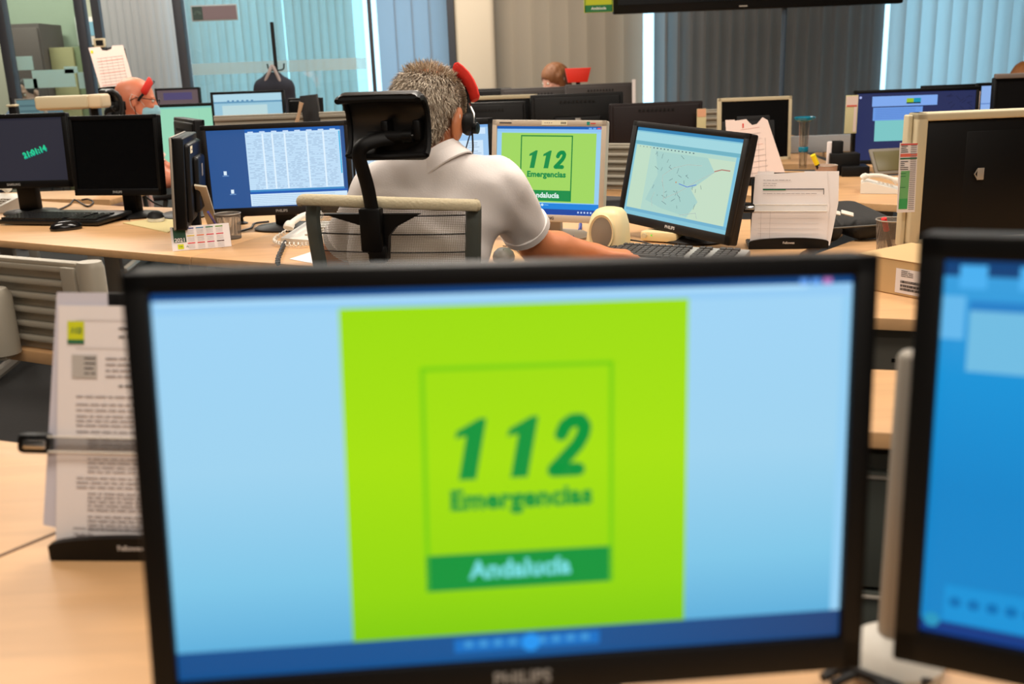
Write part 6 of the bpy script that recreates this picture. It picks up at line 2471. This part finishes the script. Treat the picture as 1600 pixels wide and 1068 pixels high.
def srow(f0, f1, x0, x1, mm, yo=-0.0016):
    z0_, z1_ = H_ * f0, H_ * f1
    xm = (pts[0][0] + (pts[3][0] - pts[0][0]) * f0)
    m.box((xm + (x0 + x1) / 2 * W_, yo, (z0_ + z1_) / 2), ((x1 - x0) * W_, 0.0005, z1_ - z0_), mm)


srow(0.965, 0.985, 0.05, 0.98, RINK)
srow(0.80, 0.845, 0.05, 0.98, mat('coral_ink', (226, 110, 90), 0.8))
srow(0.765, 0.785, 0.05, 0.98, GINK)
srow(0.05, 0.60, 0.08, 0.56, mat('soft_green_ink', (110, 176, 110), 0.8))
srow(0.05, 0.20, 0.08, 0.56, mat('mid_green_ink', (60, 160, 90), 0.8), -0.0019)
for k in range(34):
    f = 0.04 + k * 0.0275
    srow(f, f + 0.010, 0.62, 0.94, INK, -0.0019)
    if f > 0.6 and not 0.74 < f < 0.86:
        srow(f, f + 0.009, 0.08, 0.08 + rr.uniform(0.2, 0.45), INKD, -0.0019)
for f in (0.52, 0.56, 0.36):
    srow(f, f + 0.007, 0.1, 0.4, GINK, -0.0022)
m.build('print', t)
# paper strip left of navy monitor
y_ = 4.90
a, b = at(1322, 149, y_), at(1338, 208, y_)
m = MB()
m.box(((a.x + b.x) / 2, y_, (a.z + b.z) / 2), (b.x - a.x, 0.002, a.z - b.z), mat('pale_lime_paper', (214, 206, 160), 0.8), 0.0008)
m.box(((a.x + b.x) / 2, y_ - 0.002, a.z - 0.03), (b.x - a.x - 0.004, 0.001, 0.05), PAPP)
m.box((b.x - 0.012, y_ - 0.002, (a.z + b.z) / 2 - 0.02), (0.014, 0.001, (a.z - b.z) * 0.7), PAPP)
m.box(((a.x + b.x) / 2, y_ - 0.003, a.z - 0.05), (b.x - a.x - 0.01, 0.001, 0.008), mat('coral_ink', (226, 110, 90), 0.8))
tag(m.build('paper_strip'), 'pale curled paper strip taped to the left side of the navy screen monitor', 'paper strip')
y_ = 5.43
a, b = at(1089, 170, y_), at(1103, 200, y_)
m = MB()
m.box(((a.x + b.x) / 2, y_, (a.z + b.z) / 2 - 0.02), (b.x - a.x, 0.002, a.z - b.z + 0.04), mat('pale_lime_paper', (214, 206, 160), 0.8), 0.0008)
m.box(((a.x + b.x) / 2, y_ - 0.002, a.z - 0.022), (b.x - a.x - 0.004, 0.001, 0.042), mat('peach_paper', (232, 176, 140), 0.8))
tag(m.build('paper_strip'), 'short paper strip with a peach top at the edge of the reddish black monitor back', 'paper strip')
y_ = 6.72
a, b = at(986, 129, y_), at(990, 160, y_)
m = MB()
m.box(((a.x + b.x) / 2 + 0.01, y_, (a.z + b.z) / 2), (b.x - a.x + 0.006, 0.002, a.z - b.z + 0.04), PAP)
tag(m.build('paper_strip'), 'thin white paper edge beside the far grey monitor back', 'paper strip')
y_ = 5.1
a, b = at(1525, 146, y_), at(1530, 166, y_)
m = MB()
m.box(((a.x + b.x) / 2, y_, (a.z + b.z) / 2 - 0.02), (b.x - a.x, 0.002, a.z - b.z + 0.06), PAPP)
tag(m.build('paper_strip'), 'sliver of printed paper between the navy screen and the pale blue one', 'paper strip')

# cardboard box
CB = mat('cardboard', (206, 172, 122), 0.85, bump=0.15, bscale=90, vary=0.05, vscale=12)
a, b = onz(1355, 452), onz(1432, 467)
yaw_ = math.degrees(math.atan2((b - a).y, (b - a).x))
t = thing('cardboard_box', 'flat brown cardboard box with a white shipping label', 'box', (a.x, a.y, 0.741), yaw_)
m = MB()
m.box((0.14, 0.10, 0.040), (0.34, 0.20, 0.080), CB, 0.0015, seg=1, smooth=False)
m.build('carton', t)
m = MB()
m.box((0.14, 0.10, 0.081), (0.343, 0.203, 0.0012), CB)
m.build('lid_flap', t)
m = MB()
lx = 0.085
for o_ in (0,):
    m.box((lx + 0.060, -0.0008, 0.034), (0.14, 0.0008, 0.056), PAP)
    lines(m, lx + 0.004, lx + 0.035, 0.046, 0.058, 4, INKD, random.Random(1), 0.0014, -0.0016)
    for row, z in enumerate((0.016, 0.024, 0.033)):
        x = lx + 0.004
        rr = random.Random(row)
        while x < lx + 0.055:
            wv = rr.choice((0.0006, 0.001, 0.0014))
            m.box((x, -0.0016, z), (wv, 0.0005, 0.006), INKD)
            x += wv + rr.choice((0.0007, 0.0012))
    m.tube([(lx + 0.066 + 0.007 * math.cos(t_), -0.0016, 0.036 + 0.007 * math.sin(t_)) for t_ in np.linspace(0, 2 * PI, 14)], 0.0007, INKD, 4)
m.build('shipping_label', t, 'white label with bar codes')

# steel pole and base by the near right monitor
p = at(1384, 1035, 0.80)
b0 = onz(1395, 1040)
t = thing('monitor_pole', 'steel pole on a round white base between the two near monitors', 'pole', (b0.x, b0.y, 0.741), 0)
tp = at(1404, 552, b0.y)
m = MB()
r_ = 0.0155
m.lathe([(0, 0.03), (r_, 0.03), (r_, tp.z - 0.741 - 0.004), (r_ * 0.8, tp.z - 0.741), (0, tp.z - 0.741 + 0.001)], SIL, n=28)
m.build('tube', t)
m = MB()
m.lathe([(0, 0.0), (0.043, 0.0), (0.044, 0.012), (0.036, 0.022), (0.020, 0.034), (0, 0.036)], WHT, n=36)
m.build('base', t)
for i, pts in enumerate(([onz(1285, 1058, .75), onz(1320, 1044, .752), onz(1365, 1058, .752), onz(1410, 1074, .752)], [onz(1300, 1068, .745), onz(1340, 1052, .75), onz(1372, 1066, .75), onz(1400, 1085, .75)],
                         [onz(1440, 1066, .752), onz(1464, 1052, .75), onz(1470, 1040, .75), onz(1458, 1022, .75)])):
    cord('cable', ['thick black cable curling around the front of the white pole base', 'second black cable lying in front of the white pole base, nearer the big monitor', 'black cable arching right of the white pole base'][i], pts, 0.004, BLKC)

# ------------------------------------------------------------------ light
def area(name, loc, sx, sy, power, col=(1, 0.93, 0.84), rot=(0, 0, 0)):
    d = bpy.data.lights.new(name, 'AREA')
    d.shape = 'RECTANGLE'
    d.size, d.size_y = sx, sy
    d.energy = power
    d.color = col
    o = bpy.data.objects.new(name, d)
    C.objects.link(o)
    o.location = loc
    o.rotation_euler = tuple(R(a) for a in rot)
    return o


WARM = (1.0, 0.91, 0.80)
for x, y, pw in ((-2.4, 3.2, 50), (0.1, 3.0, 52), (2.2, 2.8, 40), (-2.8, 6.2, 55), (-0.4, 6.2, 55), (2.4, 5.0, 20), (-0.6, 0.5, 23), (1.2, 0.3, 26), (-0.3, 7.7, 58), (-2.6, 8.4, 42), (0.9, -1.3, 38)):  # last entry is fill added behind the camera to lift the near desk gap
    area('ceiling_and_fill_light', (x, y, 2.95), 1.2, 0.6, pw, WARM)
area('ceiling_and_fill_light', (-4.3, 8.3, 2.95), 0.8, 0.4, 50, (1, 0.95, 0.85))
w = bpy.data.worlds.new('sky')
w.use_nodes = True
w.node_tree.nodes['Background'].inputs[0].default_value = (0.66, 0.88, 1.0, 1)
w.node_tree.nodes['Background'].inputs[1].default_value = 3.0
sc.world = w
